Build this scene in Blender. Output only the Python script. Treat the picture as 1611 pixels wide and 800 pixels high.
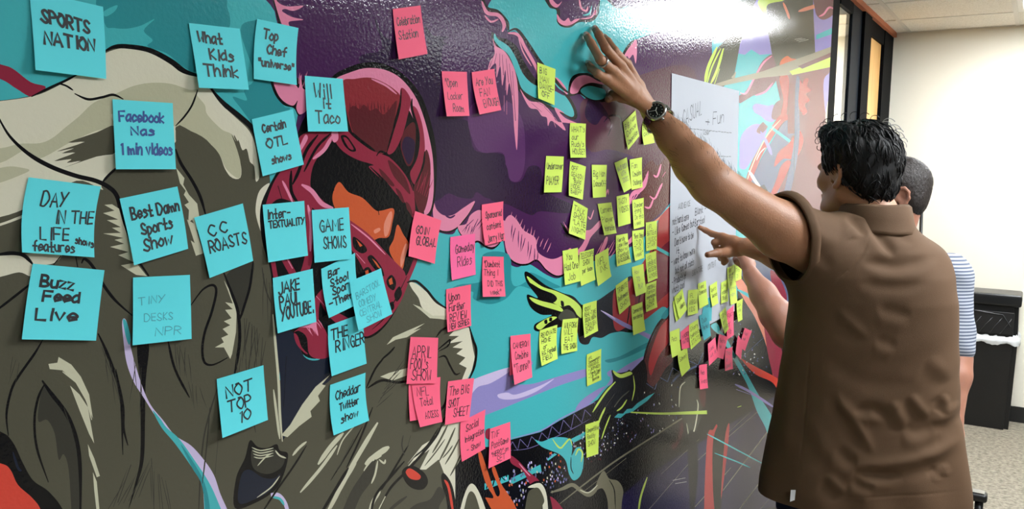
import bpy, bmesh, math, random
import numpy as np
from mathutils import Vector, Matrix
from mathutils.geometry import tessellate_polygon

for _o in list(bpy.data.objects):
    bpy.data.objects.remove(_o, do_unlink=True)
SC = bpy.context.scene
COL = SC.collection
random.seed(7)

# ------------------------------------------------------------------ camera
# world: wall with the mural is the plane y = 0, room is on the -y side, +x runs away from the camera, floor z = 0
IMG_W, IMG_H, F_PX = 1611.0, 800.0, 1331.31
YAW, PITCH, ROLL = math.radians(58.1536), math.radians(-6.2179), math.radians(0.8396)
CAM = Vector((0.0, -0.8625, 1.60))
_f = Vector((math.sin(YAW) * math.cos(PITCH), math.cos(YAW) * math.cos(PITCH), math.sin(PITCH)))
_r0 = Vector((math.cos(YAW), -math.sin(YAW), 0.0))
_u0 = _r0.cross(_f)
RT = _r0 * math.cos(ROLL) + _u0 * math.sin(ROLL)
UP = -_r0 * math.sin(ROLL) + _u0 * math.cos(ROLL)
FW = _f
cam_data = bpy.data.cameras.new('camera')
cam = bpy.data.objects.new('camera', cam_data)
COL.objects.link(cam)
cam.matrix_world = Matrix(((RT.x, UP.x, -FW.x, CAM.x), (RT.y, UP.y, -FW.y, CAM.y), (RT.z, UP.z, -FW.z, CAM.z), (0, 0, 0, 1)))
cam_data.sensor_fit = 'HORIZONTAL'
cam_data.sensor_width = 36.0
cam_data.lens = F_PX / IMG_W * 36.0
cam_data.clip_start = 0.02
SC.camera = cam

# ------------------------------------------------------------------ world, exposure
world = bpy.data.worlds.new('world')
SC.world = world
world.use_nodes = True
world.node_tree.nodes['Background'].inputs[0].default_value = (0.75, 0.8, 0.85, 1)
world.node_tree.nodes['Background'].inputs[1].default_value = 0.25
SC.view_settings.view_transform = 'Standard'
SC.view_settings.look = 'None'
SC.view_settings.gamma = 1.0
SC.view_settings.exposure = 1.62
SC.view_settings.use_curve_mapping = False
CEIL_Z = 2.484
BACK_X = 6.18
RECESS = 0.04
# ceiling troffers, all but the first unseen and added for light: (x0, x1, y0, y1, strength)
TROFFERS = [(4.44, 5.66, -1.285, -0.675, 16.0),
            (2.00, 3.22, -1.895, -1.285, 17.0),
            (4.44, 5.66, -3.115, -2.505, 3.0),
            (-0.44, 0.78, -2.505, -1.895, 9.0),
            (4.44, 5.66, 0.80, 1.41, 45.0)]

# ------------------------------------------------------------------ helpers
def ray(px, py):
    return (px - 805.5) / F_PX * RT - (py - 400.0) / F_PX * UP + FW
def at(px, py, t):                       # point at depth t
    return CAM + ray(px, py) * t
def on_y(px, py, y=0.0):                 # point on a plane parallel to the mural wall
    d = ray(px, py)
    return CAM + d * ((y - CAM.y) / d.y)
def on_x(px, py, x):
    d = ray(px, py)
    return CAM + d * ((x - CAM.x) / d.x)
def on_z(px, py, z):
    d = ray(px, py)
    return CAM + d * ((z - CAM.z) / d.z)
def project(V):                          # numpy (n,3) -> pixel x, y, depth
    q = V - np.array(CAM)
    z = q @ np.array(FW)
    return 805.5 + F_PX * (q @ np.array(RT)) / z, 400.0 - F_PX * (q @ np.array(UP)) / z, z

def lin(c):
    return tuple(((x / 255.0) / 12.92 if x / 255.0 <= 0.04045 else ((x / 255.0 + 0.055) / 1.055) ** 2.4) for x in c)
def rgba(c):
    return lin(c) + (1.0,)
def mat(name, color, rough=0.6, metal=0.0, spec=0.5, bump=0.0, bscale=80.0, var=0.0, vscale=6.0, emit=None, coat=0.0, sss=0.0, stretch=None):
    m = bpy.data.materials.new(name)
    m.use_nodes = True
    nt = m.node_tree
    b = nt.nodes['Principled BSDF']
    b.inputs['Base Color'].default_value = rgba(color)
    b.inputs['Roughness'].default_value = rough
    b.inputs['Metallic'].default_value = metal
    b.inputs['Specular IOR Level'].default_value = spec
    if coat:
        b.inputs['Coat Weight'].default_value = coat
        b.inputs['Coat Roughness'].default_value = 0.1
    if sss:
        b.inputs['Subsurface Weight'].default_value = sss
        b.inputs['Subsurface Radius'].default_value = (0.012, 0.004, 0.002)
        b.inputs['Subsurface Scale'].default_value = 0.4
    tc = nt.nodes.new('ShaderNodeTexCoord')
    mp = nt.nodes.new('ShaderNodeMapping')
    nt.links.new(tc.outputs['Object'], mp.inputs[0])
    if stretch:
        mp.inputs['Scale'].default_value = stretch
    if bump:
        n = nt.nodes.new('ShaderNodeTexNoise')
        n.inputs['Scale'].default_value = bscale
        n.inputs['Detail'].default_value = 3.0
        nt.links.new(mp.outputs[0], n.inputs['Vector'])
        bp = nt.nodes.new('ShaderNodeBump')
        bp.inputs['Strength'].default_value = bump
        bp.inputs['Distance'].default_value = 0.002
        nt.links.new(n.outputs['Fac'], bp.inputs['Height'])
        nt.links.new(bp.outputs[0], b.inputs['Normal'])
    if var:
        n2 = nt.nodes.new('ShaderNodeTexNoise')
        n2.inputs['Scale'].default_value = vscale
        n2.inputs['Detail'].default_value = 5.0
        nt.links.new(mp.outputs[0], n2.inputs['Vector'])
        mx = nt.nodes.new('ShaderNodeMix')
        mx.data_type = 'RGBA'
        c = lin(color)
        mx.inputs[6].default_value = tuple(x * (1 - var) for x in c) + (1,)
        mx.inputs[7].default_value = tuple(min(1, x * (1 + var)) for x in c) + (1,)
        nt.links.new(n2.outputs['Fac'], mx.inputs[0])
        nt.links.new(mx.outputs[2], b.inputs['Base Color'])
    if emit:
        b.inputs['Emission Color'].default_value = rgba(emit[0])
        b.inputs['Emission Strength'].default_value = emit[1]
    return m

def link_mesh(name, verts, faces, mats=None, parent=None, smooth=False, midx=None):
    me = bpy.data.meshes.new(name)
    me.from_pydata([tuple(v) for v in verts], [], [tuple(f) for f in faces])
    for m in (mats or []):
        me.materials.append(m)
    if midx is not None:
        me.polygons.foreach_set('material_index', np.array(midx, dtype=np.int32))
    if smooth:
        me.polygons.foreach_set('use_smooth', np.ones(len(me.polygons), dtype=bool))
    me.update()
    o = bpy.data.objects.new(name, me)
    COL.objects.link(o)
    if parent is not None:
        o.parent = parent
        o.matrix_parent_inverse = parent.matrix_basis.inverted()
    return o
def tag(o, label=None, cat=None, group=None, kind=None):
    if label: o['label'] = label
    if cat: o['category'] = cat
    if group: o['group'] = group
    if kind: o['kind'] = kind
    return o
def thing(name, loc, label, cat, group=None):
    o = bpy.data.objects.new(name, None)
    o.empty_display_size = 0.05
    COL.objects.link(o)
    o.location = loc
    return tag(o, label, cat, group)

class MB:                                  # collects shapes, links them as ONE mesh object
    def __init__(s):
        s.v, s.f, s.m = [], [], []
    def add(s, v, f, m=0):
        k = len(s.v)
        s.v += [tuple(p) for p in v]
        s.f += [tuple(i + k for i in q) for q in f]
        s.m += [m] * len(f)
        return s
    def box(s, x0, x1, y0, y1, z0, z1, m=0, bev=0.0):
        bm = bmesh.new()
        bmesh.ops.create_cube(bm, size=1.0)
        for v in bm.verts:
            v.co = Vector(((x0 + x1) / 2 + v.co.x * (x1 - x0), (y0 + y1) / 2 + v.co.y * (y1 - y0), (z0 + z1) / 2 + v.co.z * (z1 - z0)))
        if bev:
            bmesh.ops.bevel(bm, geom=bm.edges[:], offset=bev, segments=3, affect='EDGES', profile=0.6)
        bm.verts.index_update()
        s.add([v.co[:] for v in bm.verts], [[v.index for v in f.verts] for f in bm.faces], m)
        bm.free()
        return s
    def tube(s, pts, rad, n=10, m=0, cap=True, flat=1.0):
        pts = [Vector(p) for p in pts]
        rad = rad if hasattr(rad, '__len__') else [rad] * len(pts)
        v, f = [], []
        prev = None
        for i, p in enumerate(pts):
            d = (pts[min(i + 1, len(pts) - 1)] - pts[max(i - 1, 0)]).normalized()
            if prev is None:
                a = Vector((0, 0, 1)) if abs(d.z) < 0.9 else Vector((1, 0, 0))
                u = d.cross(a).normalized()
            else:
                u = (prev - d * prev.dot(d)).normalized()
            prev = u
            w = d.cross(u)
            for k in range(n):
                an = 2 * math.pi * k / n
                v.append(p + (u * math.cos(an) + w * math.sin(an) * flat) * rad[i])
        for i in range(len(pts) - 1):
            for k in range(n):
                f.append((i * n + k, i * n + (k + 1) % n, (i + 1) * n + (k + 1) % n, (i + 1) * n + k))
        if cap:
            f.append(tuple(range(n))[::-1])
            f.append(tuple((len(pts) - 1) * n + k for k in range(n)))
        return s.add(v, f, m)
    def lathe(s, prof, axis0, axis, n=24, m=0):     # prof: (along axis, radius)
        axis = Vector(axis).normalized()
        u = axis.orthogonal().normalized()
        w = axis.cross(u)
        v, f = [], []
        for h, r in prof:
            for k in range(n):
                an = 2 * math.pi * k / n
                v.append(Vector(axis0) + axis * h + (u * math.cos(an) + w * math.sin(an)) * r)
        for i in range(len(prof) - 1):
            for k in range(n):
                f.append((i * n + k, i * n + (k + 1) % n, (i + 1) * n + (k + 1) % n, (i + 1) * n + k))
        f.append(tuple(range(n))[::-1])
        f.append(tuple((len(prof) - 1) * n + k for k in range(n)))
        return s.add(v, f, m)
    def build(s, name, mats, parent=None, smooth=False):
        return link_mesh(name, s.v, s.f, mats if isinstance(mats, list) else [mats], parent, smooth, s.m)

def struct(o, label=None):
    o['kind'] = 'structure'
    if label: o['label'] = label
    return o
def catmull(P, sub=5, closed=False):
    P = [Vector(p) for p in P]
    n = len(P)
    if n < 3: return P
    out = []
    for i in range(n if closed else n - 1):
        if closed:
            a, b, c, d = P[i - 1], P[i], P[(i + 1) % n], P[(i + 2) % n]
        else:
            a, b, c, d = P[max(i - 1, 0)], P[i], P[i + 1], P[min(i + 2, n - 1)]
        for k in range(sub):
            t = k / sub
            out.append(0.5 * ((2 * b) + (c - a) * t + (2 * a - 5 * b + 4 * c - d) * t * t + (3 * b - a - 3 * c + d) * t ** 3))
    if not closed: out.append(P[-1])
    return out
# ------------------------------------------------------------------ room shell
M_wall = mat('white_wall_paint', (224, 219, 204), 0.55, bump=0.25, bscale=350, spec=0.3)
M_wall2 = mat('grey_wall_paint', (112, 112, 110), 0.6)  # unseen walls darkened in colour, as if shaded, to weaken their reflection in the mural
M_black = mat('black_frame_paint', (7, 8, 11), 0.6, spec=0.03)
M_frame_face = mat('blue_black_frame_paint', (16, 21, 28), 0.5, spec=0.06)
M_orange = mat('orange_wood_trim', (190, 104, 62), 0.5, var=0.15, vscale=20)
M_base = mat('black_vinyl_base', (22, 22, 22), 0.45)

def ceiling_mat():
    m = bpy.data.materials.new('acoustic_ceiling_tiles')
    m.use_nodes = True
    nt = m.node_tree
    b = nt.nodes['Principled BSDF']
    b.inputs['Roughness'].default_value = 0.8
    tc = nt.nodes.new('ShaderNodeTexCoord')
    n = nt.nodes.new('ShaderNodeTexNoise')
    n.inputs['Scale'].default_value = 160
    n.inputs['Detail'].default_value = 4
    nt.links.new(tc.outputs['Object'], n.inputs['Vector'])
    r = nt.nodes.new('ShaderNodeValToRGB')
    r.color_ramp.elements[0].position = 0.3
    r.color_ramp.elements[0].color = rgba((208, 203, 192))
    r.color_ramp.elements[1].position = 0.55
    r.color_ramp.elements[1].color = rgba((236, 233, 225))
    nt.links.new(n.outputs['Fac'], r.inputs[0])
    nt.links.new(r.outputs[0], b.inputs['Base Color'])
    bp = nt.nodes.new('ShaderNodeBump')
    bp.inputs['Strength'].default_value = 0.3
    bp.inputs['Distance'].default_value = 0.002
    nt.links.new(n.outputs['Fac'], bp.inputs['Height'])
    nt.links.new(bp.outputs[0], b.inputs['Normal'])
    return m
def floor_mat():
    m = bpy.data.materials.new('speckled_floor')
    m.use_nodes = True
    nt = m.node_tree
    b = nt.nodes['Principled BSDF']
    b.inputs['Roughness'].default_value = 0.75
    tc = nt.nodes.new('ShaderNodeTexCoord')
    n = nt.nodes.new('ShaderNodeTexNoise')
    n.inputs['Scale'].default_value = 42
    n.inputs['Detail'].default_value = 6
    n.inputs['Roughness'].default_value = 0.7
    nt.links.new(tc.outputs['Object'], n.inputs['Vector'])
    r = nt.nodes.new('ShaderNodeValToRGB')
    r.color_ramp.elements[0].position = 0.36
    r.color_ramp.elements[0].color = rgba((96, 90, 77))
    r.color_ramp.elements[1].position = 0.6
    r.color_ramp.elements[1].color = rgba((146, 138, 122))
    nt.links.new(n.outputs['Fac'], r.inputs[0])
    nt.links.new(r.outputs[0], b.inputs['Base Color'])
    return m
def wood_mat():
    m = bpy.data.materials.new('maple_door_wood')
    m.use_nodes = True
    nt = m.node_tree
    b = nt.nodes['Principled BSDF']
    b.inputs['Roughness'].default_value = 0.4
    tc = nt.nodes.new('ShaderNodeTexCoord')
    mp = nt.nodes.new('ShaderNodeMapping')
    mp.inputs['Scale'].default_value = (14, 14, 1.2)
    nt.links.new(tc.outputs['Object'], mp.inputs[0])
    n = nt.nodes.new('ShaderNodeTexNoise')
    n.inputs['Scale'].default_value = 3
    n.inputs['Detail'].default_value = 6
    nt.links.new(mp.outputs[0], n.inputs['Vector'])
    r = nt.nodes.new('ShaderNodeValToRGB')
    r.color_ramp.elements[0].position = 0.3
    r.color_ramp.elements[0].color = rgba((196, 144, 78))
    r.color_ramp.elements[1].position = 0.7
    r.color_ramp.elements[1].color = rgba((222, 176, 108))
    nt.links.new(n.outputs['Fac'], r.inputs[0])
    nt.links.new(r.outputs[0], b.inputs['Base Color'])
    return m
ROOM_X0, ROOM_Y0 = -2.6, -4.6
M_ceil, M_floor, M_door = ceiling_mat(), floor_mat(), wood_mat()
struct(MB().box(ROOM_X0, BACK_X + 0.1, ROOM_Y0, 2.0, -0.05, 0.0).build('floor', M_floor))
WALL_END = 4.30
struct(MB().box(ROOM_X0, WALL_END, RECESS, 0.14, 0, CEIL_Z).build('wall_left', M_wall))
struct(MB().box(BACK_X, BACK_X + 0.1, ROOM_Y0, 0.14, 0, CEIL_Z).build('wall_back', M_wall))
struct(MB().box(ROOM_X0 - 0.1, BACK_X + 0.1, ROOM_Y0 - 0.1, ROOM_Y0, 0, CEIL_Z).build('wall_right', M_wall2))
struct(MB().box(ROOM_X0 - 0.1, ROOM_X0, ROOM_Y0, 0.14, 0, CEIL_Z).build('wall_front', M_wall2))
struct(MB().box(BACK_X - 0.012, BACK_X, ROOM_Y0, 0.0, 0, 0.10).build('baseboard_back', M_base))

# ceiling with openings for the troffers, and its metal grid
def ceiling():
    xs = sorted(set([ROOM_X0, BACK_X + 0.1] + [t[0] for t in TROFFERS] + [t[1] for t in TROFFERS]))
    ys = sorted(set([ROOM_Y0, 2.0] + [t[2] for t in TROFFERS] + [t[3] for t in TROFFERS]))
    mb = MB()
    for i in range(len(xs) - 1):
        for j in range(len(ys) - 1):
            cx, cy = (xs[i] + xs[i + 1]) / 2, (ys[j] + ys[j + 1]) / 2
            if any(t[0] < cx < t[1] and t[2] < cy < t[3] for t in TROFFERS):
                continue
            mb.box(xs[i], xs[i + 1], ys[j], ys[j + 1], CEIL_Z, CEIL_Z + 0.03)
    struct(mb.build('ceiling', M_ceil))
    g = MB()
    y = -0.065
    while y > ROOM_Y0:
        g.box(ROOM_X0, BACK_X, y - 0.012, y + 0.012, CEIL_Z - 0.003, CEIL_Z + 0.0005)
        y -= 0.61
    x = 5.66
    while x > ROOM_X0:
        g.box(x - 0.012, x + 0.012, ROOM_Y0, 0.035, CEIL_Z - 0.0028, CEIL_Z + 0.0005)
        x -= 0.61
    g.box(BACK_X - 0.02, BACK_X, ROOM_Y0, 0.03, CEIL_Z - 0.0032, CEIL_Z + 0.0005)
    struct(g.build('trim_2', mat('ceiling_grid_paint', (214, 211, 203), 0.5)))
ceiling()
def troffer(x0, x1, y0, y1, strength, label):
    t = thing('ceiling_light', ((x0 + x1) / 2, (y0 + y1) / 2, CEIL_Z), label, 'ceiling light', 'ceiling lights')
    fr = MB()
    w = 0.03
    z0, z1 = CEIL_Z - 0.004, CEIL_Z + 0.05
    x0 += .013; x1 -= .013; y0 += .013; y1 -= .013
    fr.box(x0, x1, y0, y0 + w, z0, z1).box(x0, x1, y1 - w, y1, z0, z1).box(x0, x0 + w, y0 + w, y1 - w, z0, z1).box(x1 - w, x1, y0 + w, y1 - w, z0, z1)
    fr.build('frame', mat('light_frame_paint', (232, 231, 226), 0.4), t)
    MB().box(x0 + w, x1 - w, y0 + w, y1 - w, CEIL_Z + 0.004, CEIL_Z + 0.012).build('diffuser', mat('lit_diffuser', (255, 255, 255), 0.5, emit=((246, 251, 255), strength)), t)
    return t
_tl = ['fluorescent ceiling light beside the white back wall', 'unseen fluorescent ceiling light added behind the man in brown',
       'unseen fluorescent ceiling light added over the far right of the room', 'unseen fluorescent ceiling light added as fill over the camera side of the room', 'unseen fluorescent ceiling light added to brighten the next room beyond the pane']
for q, tl in zip(TROFFERS, _tl):
    troffer(*q, tl)

# the door and window set in black frames at the far end of the mural wall
FX = [4.30, 4.485, 4.81, 5.08, 5.30, 5.83, BACK_X]
HZ = 2.40
w1 = MB()
w1.box(FX[0], FX[1], 0.040, 0.08, 0, CEIL_Z - 0.03).box(FX[1], FX[2], 0.035, 0.14, HZ, CEIL_Z - 0.03).box(FX[1], FX[2], 0.035, 0.14, 0, 0.1)
WIN = struct(w1.build('window_1', M_black))
M_glass = bpy.data.materials.new('window_glass')
M_glass.use_nodes = True
_b = M_glass.node_tree.nodes['Principled BSDF']
_b.inputs['Base Color'].default_value = (0.92, 0.95, 0.95, 1)
_b.inputs['Roughness'].default_value = 0.01
_b.inputs['IOR'].default_value = 1.52
_b.inputs['Transmission Weight'].default_value = 1.0
MB().box(FX[1], FX[2], 0.046, 0.052, 0.1, HZ).build('pane', M_glass, WIN)
d1 = MB()
d1.box(FX[2], FX[3], 0.038, 0.075, 0, CEIL_Z - 0.03, 1)
d1.box(FX[3], FX[4], 0.022, 0.075, 0, CEIL_Z - 0.03, 0)
d1.box(FX[4], FX[5], 0.034, 0.11, 2.365, CEIL_Z - 0.03, 0)
d1.box(FX[5], FX[6], 0.030, 0.075, 0, CEIL_Z - 0.03, 0)
DOOR = struct(d1.build('door_1', [M_black, M_frame_face]))
MB().box(FX[4], FX[5], 0.050, 0.09, 0.01, 2.365).build('door_panel', M_door, DOOR)
hd = MB()
hd.tube([(5.40, 0.05, 1.0), (5.40, 0.012, 1.0), (5.50, 0.010, 1.0)], 0.009, 10)
hd.lathe([(0, 0.026), (0.008, 0.026)], (5.40, 0.05, 1.0), (0, -1, 0), 16)
hd.build('door_handle', mat('satin_steel', (170, 170, 168), 0.3, 1.0), DOOR, True)
struct(MB().box(4.28, BACK_X, 0.012, 0.05, CEIL_Z - 0.03, CEIL_Z).build('trim_1', M_orange))
# the lit room seen through the pane
struct(MB().box(ROOM_X0, BACK_X + 0.1, 1.9, 2.0, 0, CEIL_Z).build('wall_beyond', M_wall))
struct(MB().box(BACK_X, BACK_X + 0.1, 0.14, 2.0, 0, CEIL_Z).build('wall_end', M_wall))
struct(MB().box(3.0, 3.1, 0.14, 2.0, 0, CEIL_Z).build('wall_side', M_wall))
# slim bin with its liner and hood
def bin_():
    t = thing('slim_rubbish_bin', (6.03, -0.55, 0), 'slim black rubbish bin with clear liner against the white back wall', 'bin')
    M_bin = mat('black_bin_plastic', (14, 14, 15), 0.38, bump=0.15, bscale=300)
    M_hood = mat('black_hood_plastic', (20, 21, 22), 0.28, bump=0.1, bscale=300)
    x0, x1, ya, yb = 5.915, 6.165, -0.812, -0.25
    def ring(z, s, top=False):
        return [(x0 + s, ya + s, z), (x1 - s, ya + s, z), (x1 - s, yb - s, z), (x0 + s, yb - s, z)]
    def loft(rs, closed=True):
        v = [p for r in rs for p in r]
        f = [(i * 4 + k, i * 4 + (k + 1) % 4, i * 4 + 4 + (k + 1) % 4, i * 4 + 4 + k) for i in range(len(rs) - 1) for k in range(4)]
        f.append((3, 2, 1, 0))
        if closed: f.append(tuple((len(rs) - 1) * 4 + k for k in range(4)))
        bm = bmesh.new()
        vs = [bm.verts.new(p) for p in v]
        for q in f: bm.faces.new([vs[i] for i in q])
        es = [e for e in bm.edges if abs(e.verts[0].co.z - e.verts[1].co.z) > 0.02]
        bmesh.ops.bevel(bm, geom=es, offset=0.025, segments=4, affect='EDGES')
        bm.verts.index_update()
        r = ([w.co[:] for w in bm.verts], [[w.index for w in q.verts] for q in bm.faces])
        bm.free()
        return r
    MB().add(*loft([ring(0, 0.016), ring(0.56, 0.003)])).build('bin_body', M_bin, t)
    # crumpled clear liner folded over the rim
    lv, lf = [], []
    n, rows = 150, 6
    rnd = random.Random(3)
    per = [(x0, ya), (x1, ya), (x1, yb), (x0, yb)]
    prof = [(0.535, 0.006), (0.548, 0.010), (0.562, 0.010), (0.572, 0.004), (0.585, -0.004), (0.60, -0.012)]
    for j, (z, o) in enumerate(prof):
        for i in range(n):
            s = i / n * 4
            k = int(s) % 4
            u = s - int(s)
            a, b = per[k], per[(k + 1) % 4]
            x, y = a[0] + (b[0] - a[0]) * u, a[1] + (b[1] - a[1]) * u
            nx, ny = [(0, -1), (1, 0), (0, 1), (-1, 0)][k]
            w = o + rnd.uniform(-0.004, 0.004)
            lv.append((x + nx * w, y + ny * w, z + rnd.uniform(-0.004, 0.004) + (0.008 * math.sin(i * .7) if j == 0 else 0)))
    for j in range(rows - 1):
        for i in range(n):
            lf.append((j * n + i, j * n + (i + 1) % n, (j + 1) * n + (i + 1) % n, (j + 1) * n + i))
    lo = link_mesh('bin_liner', lv, lf, [mat('clear_liner_film', (205, 208, 210), 0.22, spec=0.8)], t, True)
    lo['label'] = 'crumpled clear liner rim'
    h = MB()
    h.add(*loft([ring(0.575, 0.004), ring(0.83, 0.012)]))
    hood = h.build('hood', M_hood, t)
    MB().box(x0 - 0.012, x1 + 0.001, ya - 0.004, yb + 0.004, 0.77, 0.845, 0, 0.018).build('rim', M_hood, hood)
    # shade painted as a near-black slab in the mouth of the hood and the film drawn across it
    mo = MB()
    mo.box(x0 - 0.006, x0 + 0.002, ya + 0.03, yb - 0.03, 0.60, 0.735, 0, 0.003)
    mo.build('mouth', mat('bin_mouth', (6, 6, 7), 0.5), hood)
    fl = MB()
    for k in range(9):
        y = ya + 0.05 + k * 0.055
        fl.tube([(x0 - 0.007, y + 0.05, 0.602), (x0 - 0.010, y + 0.02, 0.65), (x0 - 0.008, y - 0.012 + rnd.uniform(-.01, .01), 0.70)], [0.004, 0.0025, 0.0008], 6)
    fl.tube([(x0 - 0.006, yb - 0.03, 0.735), (x0 - 0.012, (ya + yb) / 2, 0.737), (x0 - 0.012, ya + 0.09, 0.72), (x0 - 0.008, ya + 0.045, 0.65)], 0.003, 6)
    fl.build('film_folds', mat('grey_film', (52, 54, 56), 0.25, spec=0.6), hood, True)
bin_()

def easel():
    t = thing('black_easel', (5.85, -0.1, 0), 'thin black easel standing by the back wall behind the man in stripes', 'easel')
    M_e = mat('easel_metal', (20, 21, 23), 0.35, 0.3)
    for a, b in (((5.86, -0.236, 1.40), (5.80, -0.30, 0)), ((5.86, -0.18, 1.40), (5.80, 0.0, 0)), ((5.90, -0.205, 1.40), (6.12, -0.16, 0))):
        l = MB().tube([a, b], 0.010, 10).build('leg', M_e, t, True)
    MB().tube([(5.86, -0.24, 1.40), (5.86, -0.17, 1.40)], 0.014, 10).build('head_bar', M_e, t, True)
    MB().box(5.78, 5.83, -0.29, -0.02, 0.62, 0.635).build('tray', M_e, t)
easel()

def trolley():
    # only one end of its grip shows at the bottom edge of the view
    t = thing('black_trolley', (3.34, -0.57, 0), 'black tubular trolley frame, its grip end showing beside the brown shirt hem', 'trolley')
    M_c = mat('black_trolley_grip', (18, 18, 19), 0.35)
    M_m = mat('trolley_steel', (150, 150, 150), 0.25, 1.0)
    a = MB().box(3.315, 3.365, -0.780, -0.36, 0.432, 0.462, 0, 0.012).build('grip', M_c, t, True)
    MB().box(3.322, 3.358, -0.770, -0.37, 0.4615, 0.465).build('steel_strip', M_m, a)
    for y in (-0.755, -0.39):
        MB().tube([(3.34, y, 0.44), (3.34, y, 0.09)], 0.014, 10).build('upright', M_c, t, True)
    MB().box(3.325, 3.585, -0.78, -0.365, 0.07, 0.09, 0, 0.006).build('platform', M_c, t)
    for x in (3.355, 3.555):
        for y in (-0.74, -0.40):
            MB().lathe([(-0.011, 0.030), (-0.008, 0.035), (0.008, 0.035), (0.011, 0.030)], (x, y, 0.035), (0, 1, 0), 20).build('wheel', M_c, t, True)
trolley()

# ------------------------------------------------------------------ mural: a printed panel, 4 cm thick, one mesh
PAL = dict(teal=(72, 180, 186), dteal=(48, 142, 150), cream=(218, 214, 192), beige=(186, 184, 156), olive=(84, 82, 68), dol=(58, 57, 50),
           black=(16, 16, 19), crim=(146, 44, 66), dcrim=(116, 34, 52), maroon=(138, 46, 54), dmar=(90, 32, 40), pink=(228, 136, 168), purple=(70, 34, 80),
           dpur=(46, 28, 58), mpur=(92, 50, 100), orange=(204, 92, 54), red=(214, 72, 58), lav=(146, 138, 196), llav=(204, 190, 226),
           lime=(196, 222, 98), navy=(30, 36, 52), sal=(226, 140, 116), dark=(17, 18, 24), field=(36, 30, 72), white=(226, 226, 214), brown=(90, 48, 48),
           grol=(70, 72, 62), mauve=(112, 60, 76), plum=(82, 44, 62), redb=(168, 54, 58), gblue=(84, 96, 128), beam=(150, 144, 124), hair=(200, 198, 172), gold=(120, 116, 96), mauvegrey=(104, 96, 140), dgrn=(40, 70, 74))
MU = MB()
MU_COL = []
_layer = [0]
LSTEP = 0.000003
_boxes = []
def _level(xs, ys):
    """a shape is laid just over the highest shape it may overlap, so the whole print stays a fraction of a millimetre thick"""
    b = (min(xs), min(ys), max(xs), max(ys))
    l = 1 + max([q[4] for q in _boxes if q[0] <= b[2] and q[2] >= b[0] and q[1] <= b[3] and q[3] >= b[1]] or [0])
    _boxes.append(b + (l,))
    _layer[0] = max(_layer[0], l)
    return l
def _face(pts, col):
    y = -0.0002 - LSTEP * _level([p[0] for p in pts], [p[1] for p in pts])
    P = []
    for px, py in pts:
        w = on_y(px, py, 0.0)
        x = min(w.x, 4.139)
        P.append(Vector((x, y, min(max(w.z, 0.0), CEIL_Z - 0.031))))
    return P, col
def poly(col, pts, smooth=True, sub=5):
    if smooth:
        pts = [(v[0], v[1]) for v in catmull([(a, b, 0) for a, b in pts], sub, True)]
    P, c = _face(pts, col)
    tris = tessellate_polygon([[Vector((p.x, p.z, 0)) for p in P]])
    for t in tris:
        a, b, d = (P[i] for i in t)
        n = (b - a).cross(d - a)
        if n.length < 1e-12: continue
        if n.y > 0: t = t[::-1]
        k = len(MU.v)
        MU.v += [tuple(P[i]) for i in t]
        MU.f.append((k, k + 1, k + 2))
        MU_COL.append(col)
def line(col, pts, w=3.0, taper=True, smooth=True, w2=None):
    """painted stroke, width in photo pixels, tapering at the ends"""
    q = catmull([(a, b, 0) for a, b in pts], 6) if smooth and len(pts) > 2 else [Vector((a, b, 0)) for a, b in pts]
    n = len(q)
    L, R = [], []
    for i in range(n):
        d = q[min(i + 1, n - 1)] - q[max(i - 1, 0)]
        if d.length < 1e-6: d = Vector((1, 0, 0))
        d.normalize()
        t = i / (n - 1)
        ww = w * (1 - t) + (w2 if w2 is not None else w) * t
        if taper: ww *= 0.25 + 0.75 * min(1, 4 * t + .1, 4 * (1 - t) + .1)
        nn = Vector((-d.y, d.x, 0)) * (ww / 2)
        L.append(q[i] + nn); R.append(q[i] - nn)
    y = -0.0002 - LSTEP * _level([v.x for v in L + R], [v.y for v in L + R])
    def W(v):
        p = on_y(v.x, v.y, 0.0)
        return (min(p.x, 4.139), y, min(max(p.z, 0), CEIL_Z - .031))
    k = len(MU.v)
    for a, b in zip(L, R):
        MU.v += [W(a), W(b)]
    for i in range(n - 1):
        f = (k + 2 * i, k + 2 * i + 1, k + 2 * i + 3, k + 2 * i + 2)
        a, b, d = (Vector(MU.v[j]) for j in f[:3])
        if (b - a).cross(d - a).y > 0: f = f[::-1]
        MU.f.append(f)
        MU_COL.append(col)
def spray(col, x0, y0, ang, n, length, w, dx, dy, jit=0.25, seed=1):
    """a row of brush hairs"""
    r = random.Random(seed)
    for i in range(n):
        x, y = x0 + dx * i, y0 + dy * i
        a = math.radians(ang + r.uniform(-9, 9))
        l = length * (1 + r.uniform(-jit, jit))
        line(col, [(x, y), (x + math.cos(a) * l * .5 + r.uniform(-1, 1), y + math.sin(a) * l * .5), (x + math.cos(a) * l, y + math.sin(a) * l)], w, smooth=False, w2=w * .3)

# slab
k0 = len(MU.f)
MU.box(-2.55, 4.14, 0.0, RECESS, 0.0, CEIL_Z - 0.03)
MU_COL += ['dark'] * (len(MU.f) - k0)
def wallrect(col, x0, x1, z0, z1):
    y = -0.0002 - LSTEP * _level([-3000, 3000], [-3000, 3000])
    k = len(MU.v)
    MU.v += [(x0, y, z0), (x1, y, z0), (x1, y, z1), (x0, y, z1)]
    MU.f.append((k, k + 1, k + 2, k + 3))
    MU_COL.append(col)
wallrect('teal', -2.55, 4.139, 0.0, CEIL_Z - 0.031)
wallrect('olive', -2.55, 0.40, 0.0, 1.66)
wallrect('dark', 0.40, 4.139, 0.0, 0.95)
wallrect('olive', 0.30, 1.15, 0.4, 1.3)

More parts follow.
